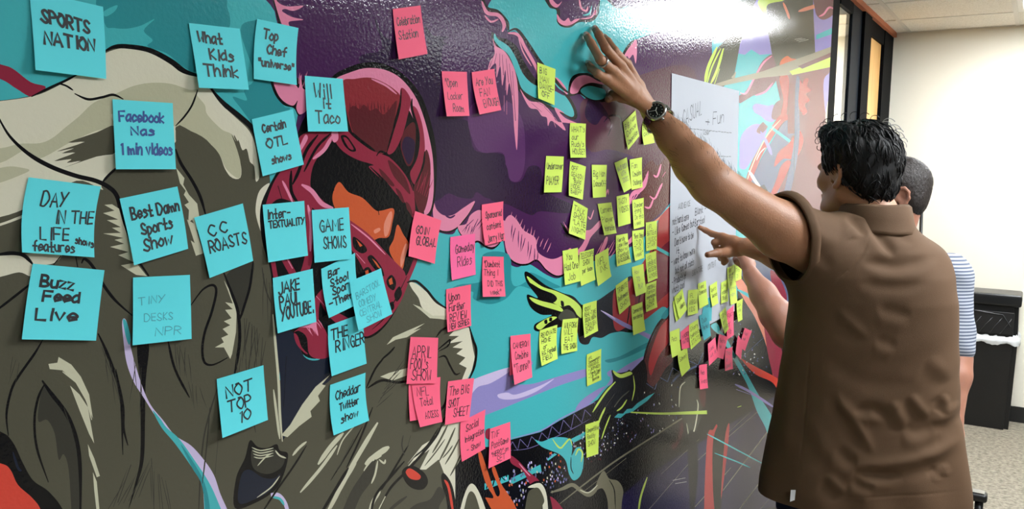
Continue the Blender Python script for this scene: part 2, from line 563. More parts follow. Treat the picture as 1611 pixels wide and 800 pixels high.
# --- sky shapes, upper left
poly('dteal', [(163, -14), (165, 38), (180, 44), (200, 45), (222, 40), (243, 30), (226, 48), (240, 63), (232, 73), (262, 84), (290, 106), (312, 110), (345, 60), (361, 42), (358, 15), (335, -14)])
poly('teal', [(163, 18), (184, 8), (180, 18), (166, 26)])
poly('dteal', [(378, 47), (400, 32), (415, 35), (425, 90), (432, 130), (446, 166), (455, 175), (420, 240), (398, 198), (380, 172), (366, 152), (388, 158), (384, 140), (400, 120)])
# --- purple cloud
poly('purple', [(424, -40), (432, 18), (438, 45), (440, 70), (436, 130), (446, 164), (468, 172), (470, 230), (560, 260), (640, 345), (690, 365), (712, 368), (722, 358), (745, 376), (765, 390), (778, 391), (790, 375), (797, 408), (812, 420), (832, 415), (860, 432), (880, 437), (905, 420), (960, 402), (1005, 380), (1030, 350), (1060, 310), (1092, 250), (1140, 150), (1120, 40), (1000, 62), (990, 82), (975, 97), (962, 122), (950, 137), (940, 150), (925, 158), (912, 148), (905, 147), (898, 150), (880, 140), (868, 125), (845, 95), (825, 65), (811, 50), (799, 50), (796, 35), (781, 21), (766, 15), (756, -40)])
poly('dpur', [(566, 98), (570, 86), (597, 80), (600, 65), (592, 42), (590, 28), (602, 55), (620, 68), (618, 92), (640, 90), (672, 84), (668, 42), (682, 56), (706, 58), (696, 64), (712, 74), (697, 72), (694, 110), (692, 178), (700, 184), (735, 190), (740, 215), (750, 238), (790, 242), (800, 262), (800, 306), (768, 312), (750, 302), (742, 312), (722, 310), (705, 304), (690, 314), (676, 310), (682, 240), (662, 150), (625, 108), (590, 100)])
poly('mpur', [(736, 192), (742, 165), (765, 158), (782, 175), (800, 160), (822, 190), (826, 250), (818, 282), (803, 283), (796, 262), (790, 240), (760, 240), (746, 226)])
poly('dpur', [(785, 245), (797, 262), (803, 284), (820, 284), (832, 262), (850, 265), (858, 300), (900, 322), (895, 335), (850, 332), (835, 338), (800, 322), (770, 312), (780, 280)])
poly('plum', [(912, 170), (930, 150), (965, 140), (1000, 120), (1092, 110), (1092, 250), (1055, 312), (1010, 352), (1000, 320), (1012, 285), (1000, 250), (960, 235), (925, 235)])
poly('brown', [(1012, 270), (1025, 252), (1035, 260), (1060, 240), (1056, 312), (1015, 352), (1008, 330)])
poly('dpur', [(930, 150), (952, 172), (962, 198), (955, 215), (962, 195), (950, 182), (938, 196), (925, 190), (920, 175)])
line('dpur', [(950, 192), (960, 182), (975, 184), (978, 200), (985, 215)], 3)
# --- teal gaps in the cloud and the pink fringes round them
poly('black', [(774, 50), (784, 58), (800, 62), (812, 66), (826, 92), (846, 122), (872, 140), (892, 148), (905, 168), (908, 184), (899, 188), (878, 176), (852, 165), (820, 148), (807, 120), (797, 94), (784, 78), (774, 64)])
poly('teal', [(778, 53), (784, 62), (800, 73), (812, 92), (822, 115), (840, 133), (872, 143), (888, 150), (900, 168), (903, 181), (896, 183), (875, 171), (850, 158), (823, 142), (813, 118), (801, 88), (786, 74), (777, 62)])
poly('purple', [(796, 60), (806, 50), (822, 68), (842, 98), (866, 128), (888, 150), (868, 140), (843, 124), (824, 96), (812, 72)])
line('pink', [(799, 52), (815, 55), (826, 75), (843, 105), (846, 118)], 5)
line('pink', [(815, 56), (822, 80), (836, 104)], 2)
line('pink', [(874, 122), (885, 135), (892, 148)], 5)
line('black', [(757, -10), (765, 13), (782, 19), (796, 34), (800, 48)], 7)
line('black', [(799, 50), (812, 46), (826, 62), (848, 95), (870, 122), (884, 138), (898, 148)], 5)
line('pink', [(758, 2), (766, 20), (784, 24), (793, 38), (790, 50)], 6)
line('pink', [(762, 24), (772, 34), (784, 30)], 3)
poly('pink', [(775, 60), (780, 72), (793, 80), (803, 95), (811, 115), (815, 145), (815, 190), (813, 236), (809, 205), (806, 160), (801, 130), (797, 150), (795, 110), (790, 135), (787, 104), (781, 122), (780, 100), (771, 108), (765, 124), (770, 98), (778, 84)])
line('pink', [(797, 108), (795, 142)], 1.5); line('pink', [(793, 150), (793, 175)], 1.5); line('pink', [(797, 158), (797, 180)], 1.5)
poly('pink', [(818, 140), (832, 158), (852, 162), (868, 178), (875, 190), (890, 193), (908, 194), (890, 186), (880, 176), (888, 178), (872, 170), (890, 205), (868, 190), (862, 198), (860, 185), (852, 182), (845, 172), (832, 168)])
line('pink', [(868, 182), (874, 200)], 1.6); line('pink', [(872, 184), (886, 204)], 1.6)
for pts in ([(786, 84), (786, 104)], [(790, 86), (792, 118)], [(796, 92), (800, 130)], [(801, 100), (806, 150)], [(806, 112), (811, 190)], [(781, 84), (777, 104)], [(776, 88), (770, 106)]):
    line('purple', pts, 1.6, w2=3.0)
for pts in ([(836, 162), (852, 176)], [(856, 168), (872, 184)], [(844, 160), (866, 172)]):
    line('purple', pts, 1.6)
for pts in ([(700, 344), (716, 346), (732, 336)], [(690, 338), (700, 350), (716, 352)]):
    line('white', pts, 1.0)
for k in range(6):
    line('purple', [(905 + 4 * k, 132 - 1.2 * k), (903 + 5 * k, 126 - .8 * k)], 1.2)
for k in range(5):
    line('purple', [(984 + 4 * k, 96 - 5 * k), (990 + 2.5 * k, 84 - 5 * k)], 1.4)
for k in range(7):
    line('purple', [(888 + 6 * k, 34 + (k % 3)), (892 + 6 * k, 28 - (k % 2) * 2)], 1.3)
poly('black', [(894, 150), (896, 128), (905, 117), (925, 115), (945, 126), (958, 128), (956, 138), (955, 158), (940, 160), (925, 156), (912, 148), (903, 150)])
poly('pink', [(897, 146), (900, 130), (910, 120), (925, 119), (942, 128), (955, 130), (950, 133), (930, 130), (915, 136), (908, 146)])
poly('teal', [(913, 142), (925, 135), (942, 138), (952, 142), (951, 154), (936, 157), (922, 152)])
poly('pink', [(978, 92), (985, 80), (1000, 62), (1002, 80), (1000, 100), (996, 86), (990, 92), (986, 88), (982, 97), (976, 100)])
line('black', [(976, 94), (986, 76), (998, 62)], 4)
# top blob
poly('black', [(858, -18), (863, 10), (875, 16), (876, 34), (884, 42), (897, 43), (911, 35), (930, 34), (941, 23), (944, 0), (945, -18)])
poly('purple', [(864, -18), (868, 6), (880, 14), (881, 30), (888, 38), (900, 37), (912, 30), (928, 29), (936, 20), (940, -18)])
poly('pink', [(862, -10), (866, 6), (876, 12), (884, 2), (877, 7), (868, -2)])
poly('pink', [(876, 22), (878, 34), (887, 40), (898, 39), (912, 30), (905, 30), (898, 34), (894, 28), (888, 33), (882, 30)])
poly('teal', [(916, 24), (926, 20), (931, 8), (930, 18), (926, 24)])
line('pink', [(911, -4), (914, 12), (922, 17), (925, 10)], 3)
line('pink', [(913, 30), (930, 27), (937, 16), (936, 24)], 2.5)
poly('purple', [(952, -20), (960, 5), (972, 12), (985, 9), (1010, 14), (1120, 16), (1120, -20)])
line('black', [(955, -8), (963, 6), (973, 12), (986, 9)], 3)
# --- left pink edge
poly('black', [(420, -30), (430, 5), (438, 40), (438, 70), (442, 70), (441, 30), (432, -30)])
poly('pink', [(426, -20), (436, 2), (452, 10), (477, 9), (462, 17), (448, 14), (444, 18), (460, 27), (477, 31), (455, 34), (455, 42), (448, 44), (440, 30)])
poly('black', [(425, 122), (432, 148), (446, 165), (462, 170), (470, 182), (482, 168), (480, 128), (440, 120)])
poly('pink', [(431, 124), (436, 146), (447, 160), (461, 166), (468, 158), (466, 170), (472, 180), (484, 170), (484, 145), (476, 138), (473, 118), (470, 138), (462, 132)])
spray('pink', 470, 132, -80, 5, 22, 2, 3, 2, seed=4)

# --- pink bottom edge of the cloud, over black rims
def lump(pts, w=5):
    poly('black', [(x, y + 3) for x, y in pts])
    poly('pink', pts)
lump([(681, 312), (686, 328), (697, 338), (712, 338), (730, 326), (747, 316), (738, 334), (728, 347), (720, 356), (706, 363), (690, 360), (682, 345)])
lump([(720, 356), (733, 352), (740, 338), (754, 330), (765, 338), (776, 352), (792, 346), (795, 358), (786, 380), (776, 388), (764, 386), (752, 378), (738, 382), (728, 372)])
lump([(793, 352), (802, 338), (813, 346), (824, 362), (842, 374), (846, 396), (866, 407), (884, 402), (898, 390), (900, 416), (890, 428), (876, 433), (860, 424), (845, 408), (830, 414), (816, 414), (803, 406), (795, 388)])
line('purple', [(700, 338), (708, 342), (716, 338)], 3); line('pink', [(728, 338), (740, 326), (746, 316)], 3)
spray('purple', 745, 345, 125, 8, 22, 2.2, 7, -1, seed=2)
spray('purple', 806, 352, 100, 9, 22, 2.5, 5, 5.5, seed=3)
spray('pink', 800, 350, -75, 12, 16, 2.0, 5.5, 4.2, seed=5)
spray('purple', 735, 352, 110, 4, 14, 2, 4, 2, seed=11)
# pink swirls, right part of the cloud
poly('black', [(882, 350), (890, 366), (905, 374), (918, 376), (912, 366), (895, 362)])
poly('pink', [(886, 348), (893, 358), (906, 364), (922, 362), (930, 360), (944, 346), (945, 355), (930, 372), (924, 385), (916, 398), (902, 402), (916, 384), (920, 372), (908, 370), (895, 366)])
line('pink', [(952, 310), (956, 298), (957, 306)], 2); line('pink', [(925, 340), (929, 344), (934, 330)], 2)
poly('pink', [(1020, 268), (1017, 290), (1008, 302), (996, 308), (992, 318), (985, 330), (992, 305), (1002, 296), (1012, 285)])
spray('pink', 985, 330, -65, 6, 22, 2.2, 4, -5, seed=6)
line('pink', [(955, 372), (948, 392), (938, 408)], 7, w2=2)
spray('pink', 938, 400, -60, 7, 26, 2, 3.5, 1, seed=7)
line('pink', [(970, 392), (990, 380), (1000, 368)], 6)
line('pink', [(1028, 275), (1034, 277), (1040, 258)], 3); line('pink', [(1042, 278), (1047, 270)], 2)
line('pink', [(1022, 308), (1030, 312), (1038, 296), (1042, 288)], 3); line('pink', [(1014, 325), (1022, 326), (1028, 312)], 3)
poly('sal', [(1024, 352), (1038, 340), (1056, 322), (1056, 330), (1040, 346), (1028, 358)])
poly('dgrn', [(1026, 358), (1040, 345), (1060, 326), (1060, 348), (1040, 356), (1030, 366)])
poly('teal', [(1020, 362), (1040, 342), (1060, 330), (1060, 345), (1040, 356), (1030, 372), (1014, 392), (995, 400), (975, 412), (960, 418), (985, 404), (1005, 388), (1015, 375)])

# --- figure, left: olive body, cream hood
poly('olive', [(-90, 165), (0, 158), (50, 150), (80, 138), (120, 118), (165, 82), (200, 73), (235, 79), (270, 98), (292, 113), (312, 118), (335, 140), (352, 163), (378, 184), (396, 203), (410, 235), (425, 285), (412, 320), (414, 380), (430, 425), (437, 500), (440, 560), (446, 640), (520, 560), (570, 520), (605, 498), (640, 445), (650, 443), (668, 456), (686, 476), (704, 486), (722, 500), (738, 514), (742, 530), (748, 550), (745, 572), (736, 596), (728, 640), (727, 690), (731, 730), (722, 765), (716, 830), (-90, 830)])
poly('crim', [(-60, 84), (0, 101), (20, 108), (48, 129), (72, 137), (50, 152), (25, 139), (0, 124), (-60, 104)])
poly('cream', [(-90, 168), (0, 159), (52, 151), (85, 138), (130, 112), (165, 84), (200, 75), (235, 80), (270, 100), (292, 116), (312, 121), (330, 140), (346, 162), (372, 186), (392, 206), (402, 232), (408, 276), (400, 285), (392, 262), (380, 236), (368, 212), (372, 232), (379, 262), (378, 280), (366, 281), (354, 266), (345, 243), (330, 226), (305, 211), (277, 199), (270, 230), (184, 264), (160, 290), (160, 298), (120, 284), (60, 318), (0, 341), (-90, 350)])
poly('beige', [(103, 200), (124, 183), (148, 161), (180, 148), (210, 135), (240, 130), (270, 132), (298, 141), (311, 140), (310, 150), (322, 165), (326, 180), (348, 203), (368, 215), (378, 256), (376, 280), (356, 266), (345, 243), (330, 226), (300, 209), (277, 199), (180, 178), (180, 198), (150, 206), (110, 224), (60, 250), (40, 236), (0, 256), (-60, 262), (-60, 236), (0, 233), (30, 226), (62, 225), (82, 217)])
poly('beige', [(-30, 274), (10, 262), (36, 264), (46, 268), (30, 276), (0, 287), (-30, 292)])
poly('olive', [(182, 198), (152, 208), (107, 224), (133, 223), (89, 238), (116, 233), (97, 241), (118, 240), (85, 253), (112, 250), (105, 256), (127, 253), (99, 264), (152, 246), (184, 238)], True, 3)
poly('olive', [(276, 200), (300, 206), (325, 220), (342, 243), (352, 266), (366, 280), (378, 279), (379, 260), (373, 236), (364, 211), (372, 224), (375, 220), (381, 236), (388, 234), (393, 254), (400, 262), (404, 290), (424, 288), (418, 400), (240, 400), (186, 266), (272, 264)], True, 3)
poly('cream', [(-40, 358), (0, 351), (38, 337), (38, 341), (0, 355), (-40, 364)])
poly('cream', [(-60, 404), (0, 402), (40, 399), (95, 396), (86, 413), (52, 420), (48, 434), (30, 428), (0, 435), (-60, 446)])
# outlines
line('black', [(-4, 182), (15, 214), (45, 242), (80, 262), (118, 276), (150, 284), (172, 295), (184, 309), (192, 340), (200, 372), (214, 404), (234, 434)], 7)
line('black', [(183, 264), (172, 274), (161, 286)], 4); line('black', [(276, 234), (284, 256), (302, 284), (315, 310), (324, 340)], 5)
line('black', [(311, 141), (302, 165), (290, 183), (276, 198)], 3)
line('black', [(163, 82), (178, 74), (200, 73), (235, 79), (268, 96), (290, 112), (316, 120)], 6, w2=10)
line('black', [(332, 140), (352, 163), (378, 184), (398, 204), (412, 238), (422, 270)], 8)
line('black', [(49, 152), (80, 137), (100, 128), (122, 117)], 4)
line('black', [(92, 131), (104, 135), (115, 142)], 3); line('black', [(117, 147), (138, 156), (160, 153), (178, 149), (194, 156)], 4)
poly('cream', [(424, 288), (408, 300), (402, 325), (404, 345), (412, 366), (410, 330), (416, 310)])
# hair feathers
poly('hair', [(164, 322), (176, 321), (187, 328), (193, 350), (200, 370), (210, 408), (231, 434), (214, 432), (190, 417), (212, 413), (186, 401), (202, 396), (173, 388), (195, 383), (180, 377), (194, 374), (162, 367), (190, 366), (176, 358), (190, 357), (168, 346), (186, 345), (162, 335), (180, 331)], False)
poly('hair', [(277, 264), (290, 280), (288, 290), (297, 306), (310, 320), (314, 345), (310, 362), (302, 345), (296, 350), (297, 330), (290, 322), (297, 318), (289, 306), (292, 300), (283, 288)], False)
poly('hair', [(294, 345), (306, 352), (314, 380), (320, 398), (308, 402), (300, 378), (306, 382)], False)
poly('hair', [(352, 440), (364, 462), (372, 490), (371, 522), (365, 556), (362, 564), (352, 546), (338, 546), (352, 538), (348, 531), (359, 526), (350, 517), (362, 511), (352, 505), (364, 500), (354, 487), (366, 486), (354, 475), (366, 477)], False)
line('black', [(300, 480), (318, 456), (334, 448), (340, 458), (333, 490), (322, 522), (318, 550), (322, 570), (336, 573), (358, 562)], 4)
poly('dol', [(356, 432), (398, 410), (393, 450), (381, 484), (374, 492), (366, 462)])
line('black', [(350, 424), (364, 460), (374, 490), (377, 530), (373, 565), (368, 592)], 5); line('black', [(398, 410), (393, 450), (383, 484), (376, 505)], 4)
spray('dol', 384, 500, 92, 6, 60, 2.5, 4, 3, seed=8); spray('dol', 275, 540, 85, 3, 50, 2, 8, 3, seed=9)
line('black', [(-6, 488), (20, 468), (48, 446)], 4); line('black', [(-6, 400), (20, 398), (38, 402), (52, 416)], 6)
line('black', [(96, 402), (84, 416)], 5); line('black', [(119, 403), (122, 420)], 5); line('black', [(128, 414), (132, 407), (140, 412), (149, 424), (164, 450), (182, 473), (208, 496)], 5)
line('black', [(154, 524), (164, 545), (176, 575), (186, 605), (193, 640), (194, 672), (201, 700)], 5); line('black', [(182, 580), (190, 630), (193, 715)], 3)
line('black', [(67, 534), (54, 556), (30, 590), (18, 612), (10, 650), (13, 685)], 4)
poly('dol', [(70, 605), (62, 630), (60, 662), (74, 660), (86, 682), (92, 722), (100, 714), (108, 740), (115, 830), (127, 830), (125, 720), (115, 665), (95, 632)])
line('black', [(70, 603), (60, 625), (54, 660), (58, 705), (76, 758)], 4); line('black', [(66, 598), (80, 618), (104, 650), (120, 690), (126, 740), (126, 830)], 7, w2=6)
poly('hair', [(76, 572), (90, 570), (92, 561), (112, 573), (127, 592), (140, 620), (146, 658), (134, 628), (118, 600), (98, 582), (78, 580)], False)
poly('hair', [(110, 606), (125, 620), (138, 640), (148, 697), (140, 682), (125, 645)], False)
poly('hair', [(138, 698), (148, 720), (157, 748), (152, 750), (140, 716)], False); poly('hair', [(146, 742), (152, 757), (159, 830), (153, 815), (148, 770)], False)
line('hair', [(98, 584), (130, 612), (144, 660)], 3)
poly('black', [(216, 540), (234, 540), (229, 600), (228, 660), (226, 722), (216, 760), (202, 800), (212, 760), (220, 722), (221, 660), (219, 600)])
line('black', [(264, 535), (275, 580), (298, 625)], 4)
line('dol', [(206, 730), (185, 790)], 4); line('dol', [(238, 720), (242, 800)], 3); line('dol', [(250, 745), (256, 800)], 3)
line('dol', [(345, 600), (320, 690), (312, 810)], 2.5); line('dol', [(343, 690), (338, 745)], 2)
poly('llav', [(192, 505), (198, 503), (205, 530), (206, 548), (221, 600), (236, 635), (256, 660), (275, 684), (300, 700), (320, 722), (336, 746), (346, 775), (362, 820), (326, 820), (318, 760), (304, 735), (280, 700), (262, 677), (243, 652), (224, 622), (210, 600), (199, 570), (194, 535)])
poly('teal', [(193, 503), (199, 506), (205, 530), (203, 542), (198, 530)])
poly('teal', [(240, 645), (252, 658), (262, 672), (282, 690), (305, 722), (325, 752), (340, 782), (352, 820), (325, 820), (318, 762), (300, 732), (275, 697), (254, 672)])
poly('dteal', [(284, 698), (305, 728), (322, 760), (330, 800), (326, 830), (318, 765), (302, 735)])
for x0, y0, a, n, L, w_, dx, dy, sd in ((160, 545, 80, 5, 60, 2.2, 5, 9, 31), (210, 560, 92, 4, 70, 2.0, 4, 6, 32), (278, 545, 82, 4, 46, 2.0, 6, 4, 33), (296, 600, 78, 4, 34, 1.8, 6, 3, 34), (388, 500, 95, 7, 70, 2.0, 5, 6, 35),
                                     (372, 560, 93, 5, 44, 1.8, 7, 2, 36), (236, 735, 84, 5, 70, 1.8, 6, 5, 37), (170, 800, -62, 7, 60, 2.2, 8, -3, 38), (100, 640, 75, 5, 50, 2.2, -5, 6, 39), (415, 430, 92, 4, 60, 1.8, 4, 7, 40), (20, 560, 100, 3, 40, 1.6, 5, 5, 41)):
    spray('dol', x0, y0, a, n, L, w_, dx, dy, seed=sd)
for q in ([(56, 440), (60, 470), (54, 500)], [(412, 420), (418, 455), (428, 480)], [(330, 640), (325, 700), (318, 760)], [(400, 600), (396, 640), (402, 680)], [(262, 440), (272, 470), (270, 520)]):
    line('dol', q, 2.2)
# dark eye shape
poly('black', [(393, 692), (385, 720), (371, 752), (369, 798), (400, 791), (432, 771), (446, 746), (453, 714), (440, 708), (435, 698), (420, 704), (405, 702)])
poly('navy', [(392, 738), (379, 748), (375, 790), (400, 785), (426, 770), (441, 745), (430, 752), (412, 750)])
poly('dol', [(396, 706), (410, 710), (432, 706), (438, 714), (448, 718), (442, 735), (420, 745), (398, 735)])
for k in range(4):
    line('hair', [(396 + k, 703 + 5 * k), (410, 708 + 4 * k), (430, 704 + 4 * k)], 1.8)
line('hair', [(405, 732), (418, 718), (428, 712)], 2); line('hair', [(433, 708), (440, 716), (450, 720)], 2.5); line('hair', [(404, 782), (426, 766), (440, 748)], 2)
poly('black', [(-60, 660), (0, 678), (20, 695), (36, 728), (52, 755), (76, 772), (98, 800), (110, 840), (-60, 840)])
poly('red', [(-60, 715), (0, 728), (16, 738), (28, 762), (50, 782), (64, 802), (70, 840), (-60, 840)])
line('navy', [(20, 710), (28, 735), (34, 740)], 4)
# small ribbon
line('llav', [(426, 778), (438, 778), (448, 790), (454, 810)], 6, taper=False); line('teal', [(427, 781), (440, 784), (447, 794)], 4)

# --- helmet and face
poly('black', [(466, 214), (476, 190), (496, 158), (522, 121), (545, 107), (575, 98), (606, 101), (636, 118), (660, 146), (674, 180), (684, 220), (687, 262), (684, 312), (677, 342), (665, 370), (656, 400), (652, 420), (641, 442), (628, 477), (611, 506), (590, 527), (570, 532), (545, 524), (522, 542), (505, 562), (480, 560), (462, 535), (448, 515), (432, 470), (424, 420), (412, 378), (409, 330), (420, 298), (440, 262)])
poly('pink', [(528, 124), (550, 114), (576, 107), (606, 110), (631, 124), (652, 150), (665, 180), (675, 216), (681, 252), (682, 300), (677, 330), (667, 336), (670, 300), (667, 252), (660, 216), (648, 182), (628, 150), (606, 132), (580, 123), (545, 130)])
poly('maroon', [(538, 130), (558, 124), (582, 122), (604, 130), (622, 142), (629, 152), (624, 176), (617, 200), (612, 226), (606, 240), (590, 242), (572, 230), (556, 212), (546, 180)])
poly('dmar', [(548, 178), (556, 166), (566, 172), (572, 164), (582, 174), (592, 170), (602, 180), (612, 172), (624, 158), (620, 190), (614, 216), (607, 238), (592, 241), (574, 231), (557, 212)], True, 3)
spray('dmar', 550, 178, -88, 14, 16, 3, 5, 0, seed=12)
line('pink', [(584, 124), (606, 134), (624, 148)], 3)
poly('crim', [(631, 138), (646, 156), (641, 182), (633, 212), (620, 238), (609, 240), (618, 206), (627, 172)])
poly('dmar', [(636, 205), (630, 230), (640, 260), (650, 252), (654, 210), (650, 192)])
poly('dpur', [(638, 215), (632, 232), (642, 258), (650, 246), (652, 222)])
poly('crim', [(648, 170), (656, 172), (665, 200), (668, 238), (660, 272), (652, 290), (645, 272), (655, 245), (660, 212)])
poly('dmar', [(670, 235), (677, 258), (675, 300), (668, 330), (660, 334), (652, 310), (652, 290), (662, 268)])
spray('crim', 655, 300, -70, 6, 40, 2, 3, 2, seed=13)
line('black', [(631, 140), (628, 172), (618, 206), (608, 240)], 3); line('black', [(648, 155), (648, 172), (658, 210), (655, 245), (643, 272)], 4)
line('black', [(668, 238), (665, 262), (654, 288)], 3)
# left of the cage
poly('crim', [(472, 214), (500, 206), (524, 208), (522, 222), (505, 240), (492, 262), (488, 290), (494, 305), (486, 330), (470, 322), (440, 312), (418, 326), (428, 292), (442, 268), (460, 244)])
poly('pink', [(480, 212), (472, 228), (466, 246), (474, 236), (484, 218)])
line('black', [(500, 212), (482, 236), (470, 268), (460, 290)], 5); line('black', [(520, 210), (498, 232), (478, 270)], 4); line('black', [(458, 268), (458, 300), (470, 322)], 5)
line('pink', [(522, 214), (510, 235), (492, 250)], 6); line('black', [(437, 292), (444, 315)], 3); line('pink', [(444, 284), (452, 300), (460, 318)], 4)
poly('crim', [(524, 208), (545, 205), (560, 216), (585, 236), (610, 246), (626, 256), (641, 276), (650, 297), (653, 330), (650, 345), (640, 322), (620, 302), (600, 282), (580, 263), (587, 259), (562, 251), (541, 239), (528, 224)])
poly('black', [(536, 214), (544, 213), (552, 222), (560, 236), (552, 238), (541, 228)]); poly('crim', [(540, 217), (546, 218), (556, 234), (549, 233)])
line('black', [(548, 205), (568, 222), (590, 238)], 5)
line('black', [(592, 245), (600, 238), (620, 252), (640, 276), (650, 300)], 3)
poly('dmar', [(610, 252), (622, 260), (638, 280), (645, 305), (632, 292), (618, 275)]); poly('dmar', [(596, 265), (605, 272), (620, 290), (615, 292), (602, 280)])
poly('dmar', [(622, 296), (630, 302), (636, 318), (630, 315)]); poly('dmar', [(638, 318), (644, 322), (649, 338), (642, 335)])
line('black', [(582, 262), (605, 285), (625, 310), (650, 345)], 3)
poly('pink', [(522, 206), (530, 204), (532, 218), (526, 224), (522, 218)])
# face
poly('orange', [(533, 286), (548, 302), (570, 311), (590, 330), (600, 331), (619, 328), (617, 350), (611, 372), (596, 374), (584, 378), (572, 366), (556, 358), (540, 346), (526, 326), (523, 306)])
line('black', [(525, 300), (528, 275)], 2); line('black', [(594, 324), (596, 338)], 3)
poly('sal', [(613, 333), (617, 338), (611, 366), (605, 371), (604, 352)]); poly('sal', [(588, 362), (596, 358), (598, 362), (590, 367)])
poly('orange', [(625, 353), (634, 368), (643, 384), (638, 400), (632, 425), (620, 410), (612, 392), (619, 376)])
poly('sal', [(637, 384), (641, 386), (638, 402), (631, 420), (630, 405)])
# cage bars
poly('crim', [(470, 296), (488, 298), (520, 326), (556, 350), (582, 370), (610, 400), (634, 424), (640, 432), (655, 396), (656, 410), (644, 440), (630, 474), (608, 506), (588, 524), (572, 528), (566, 510), (592, 490), (600, 470), (580, 440), (558, 400), (520, 352), (482, 318)])
line('pink', [(474, 290), (490, 300), (506, 320), (524, 327)], 7); line('pink', [(552, 352), (580, 374), (606, 400)], 2.5); line('pink', [(560, 398), (574, 414)], 2.5)
for q in ([(556, 372), (572, 384), (577, 394), (568, 398), (556, 388)], [(578, 404), (586, 402), (600, 420), (604, 434), (594, 428), (582, 414)], [(608, 440), (616, 432), (623, 444), (619, 456), (610, 450)],
          [(620, 462), (628, 450), (632, 462), (624, 474)], [(612, 478), (618, 474), (620, 484), (614, 488)], [(572, 424), (580, 420), (586, 432), (576, 436)]):
    poly('black', q)
for q in ([(560, 376), (570, 386), (566, 388)], [(585, 406), (592, 412), (600, 424), (594, 420)], [(611, 440), (616, 436), (618, 446), (613, 448)], [(574, 426), (579, 424), (580, 430), (575, 432)]):
    poly('orange', q, False)
line('black', [(640, 434), (622, 470), (604, 500), (585, 518)], 1.5)
line('crim', [(482, 318), (488, 352), (486, 400), (478, 432)], 13, taper=False); line('pink', [(484, 322), (489, 350), (488, 395)], 5)
line('crim', [(428, 404), (436, 450)], 7, taper=False); line('crim', [(446, 404), (466, 440)], 11, taper=False); line('pink', [(452, 408), (460, 422)], 4)
line('crim', [(504, 462), (520, 492), (548, 516)], 11, taper=False); line('crim', [(530, 440), (500, 470), (496, 505)], 10, taper=False); line('crim', [(528, 495), (560, 512), (578, 520)], 10, taper=False)
line('pink', [(497, 465), (512, 482)], 2)
# chin cup and the navy below
poly('navy', [(434, 515), (462, 524), (478, 560), (500, 566), (520, 552), (522, 592), (500, 612), (475, 642), (450, 684), (443, 684), (441, 600)])
poly('crim', [(462, 522), (478, 510), (497, 503), (512, 520), (520, 545), (518, 560), (500, 564), (486, 556), (482, 530), (470, 520)])
poly('crim', [(462, 524), (468, 528), (474, 545), (484, 556), (478, 554), (466, 540)])
poly('pink', [(468, 514), (484, 508), (496, 504), (498, 514), (500, 528), (490, 516)])
spray('pink', 480, 512, 60, 6, 18, 2, 4, -2, seed=14)
line('hair', [(429, 494), (433, 540), (438, 600), (440, 650), (444, 694)], 4); line('hair', [(430, 612), (436, 660), (440, 690)], 4)
poly('hair', [(442, 684), (456, 668), (475, 636), (496, 608), (520, 588), (506, 604), (512, 606), (500, 622), (503, 630), (488, 646), (490, 655), (470, 670), (452, 687)], False)
line('black', [(450, 560), (446, 640)], 2)

# --- glove at the centre
poly('cream', [(644, 444), (655, 446), (672, 460), (690, 478), (706, 490), (706, 502), (680, 498), (664, 484), (658, 468), (648, 454)])
poly('hair', [(649, 478), (660, 482), (680, 496), (704, 496), (700, 502), (676, 500), (662, 488)], False)
poly('cream', [(706, 528), (722, 512), (738, 515), (741, 532), (744, 548), (747, 562), (742, 582), (732, 602), (726, 598), (734, 578), (722, 572), (732, 562), (718, 556), (728, 548), (712, 546), (728, 536), (704, 540), (722, 528)], False)
line('black', [(640, 444), (654, 442), (671, 456), (686, 474), (706, 487)], 4); line('black', [(738, 513), (744, 534), (749, 550), (746, 576), (736, 600)], 4)
line('black', [(686, 530), (696, 518), (716, 510), (730, 512)], 3); line('black', [(688, 550), (700, 540), (708, 534), (704, 544), (690, 552)], 2.5)
line('black', [(690, 562), (700, 560), (708, 575), (716, 588), (724, 586)], 3); line('black', [(600, 565), (612, 555), (621, 545)], 3)
line('black', [(576, 610), (590, 580), (604, 562)], 3); line('black', [(578, 610), (600, 598), (625, 601), (646, 598)], 4)
poly('hair', [(608, 542), (618, 530), (640, 520), (668, 508), (650, 520), (662, 516), (640, 530), (622, 534)], False)
poly('hair', [(598, 592), (612, 586), (642, 578), (640, 590), (618, 598)], False)
spray('dol', 592, 640, -50, 7, 46, 2, 3, -7, seed=15)
line('black', [(686, 650), (700, 635), (704, 610)], 4)
poly('cream', [(690, 676), (704, 662), (724, 662), (728, 690), (732, 730), (726, 762), (718, 790), (708, 765), (700, 748), (690, 722), (670, 738), (660, 738), (676, 706), (650, 725), (636, 740), (660, 708), (640, 730), (664, 700), (680, 690)], False)
for a, b, w in (((704, 668), (680, 712), 3), ((716, 672), (690, 726), 3), ((722, 690), (700, 730), 2.5), ((700, 690), (668, 732), 2), ((724, 715), (708, 748), 2.5), ((712, 700), (696, 720), 2)):
    line('olive', [a, ((a[0] + b[0]) / 2 + 1, (a[1] + b[1]) / 2), b], w)
line('black', [(700, 655), (688, 682), (665, 712), (640, 740), (612, 770), (590, 815)], 4); line('black', [(690, 672), (672, 700), (650, 720)], 2.5)
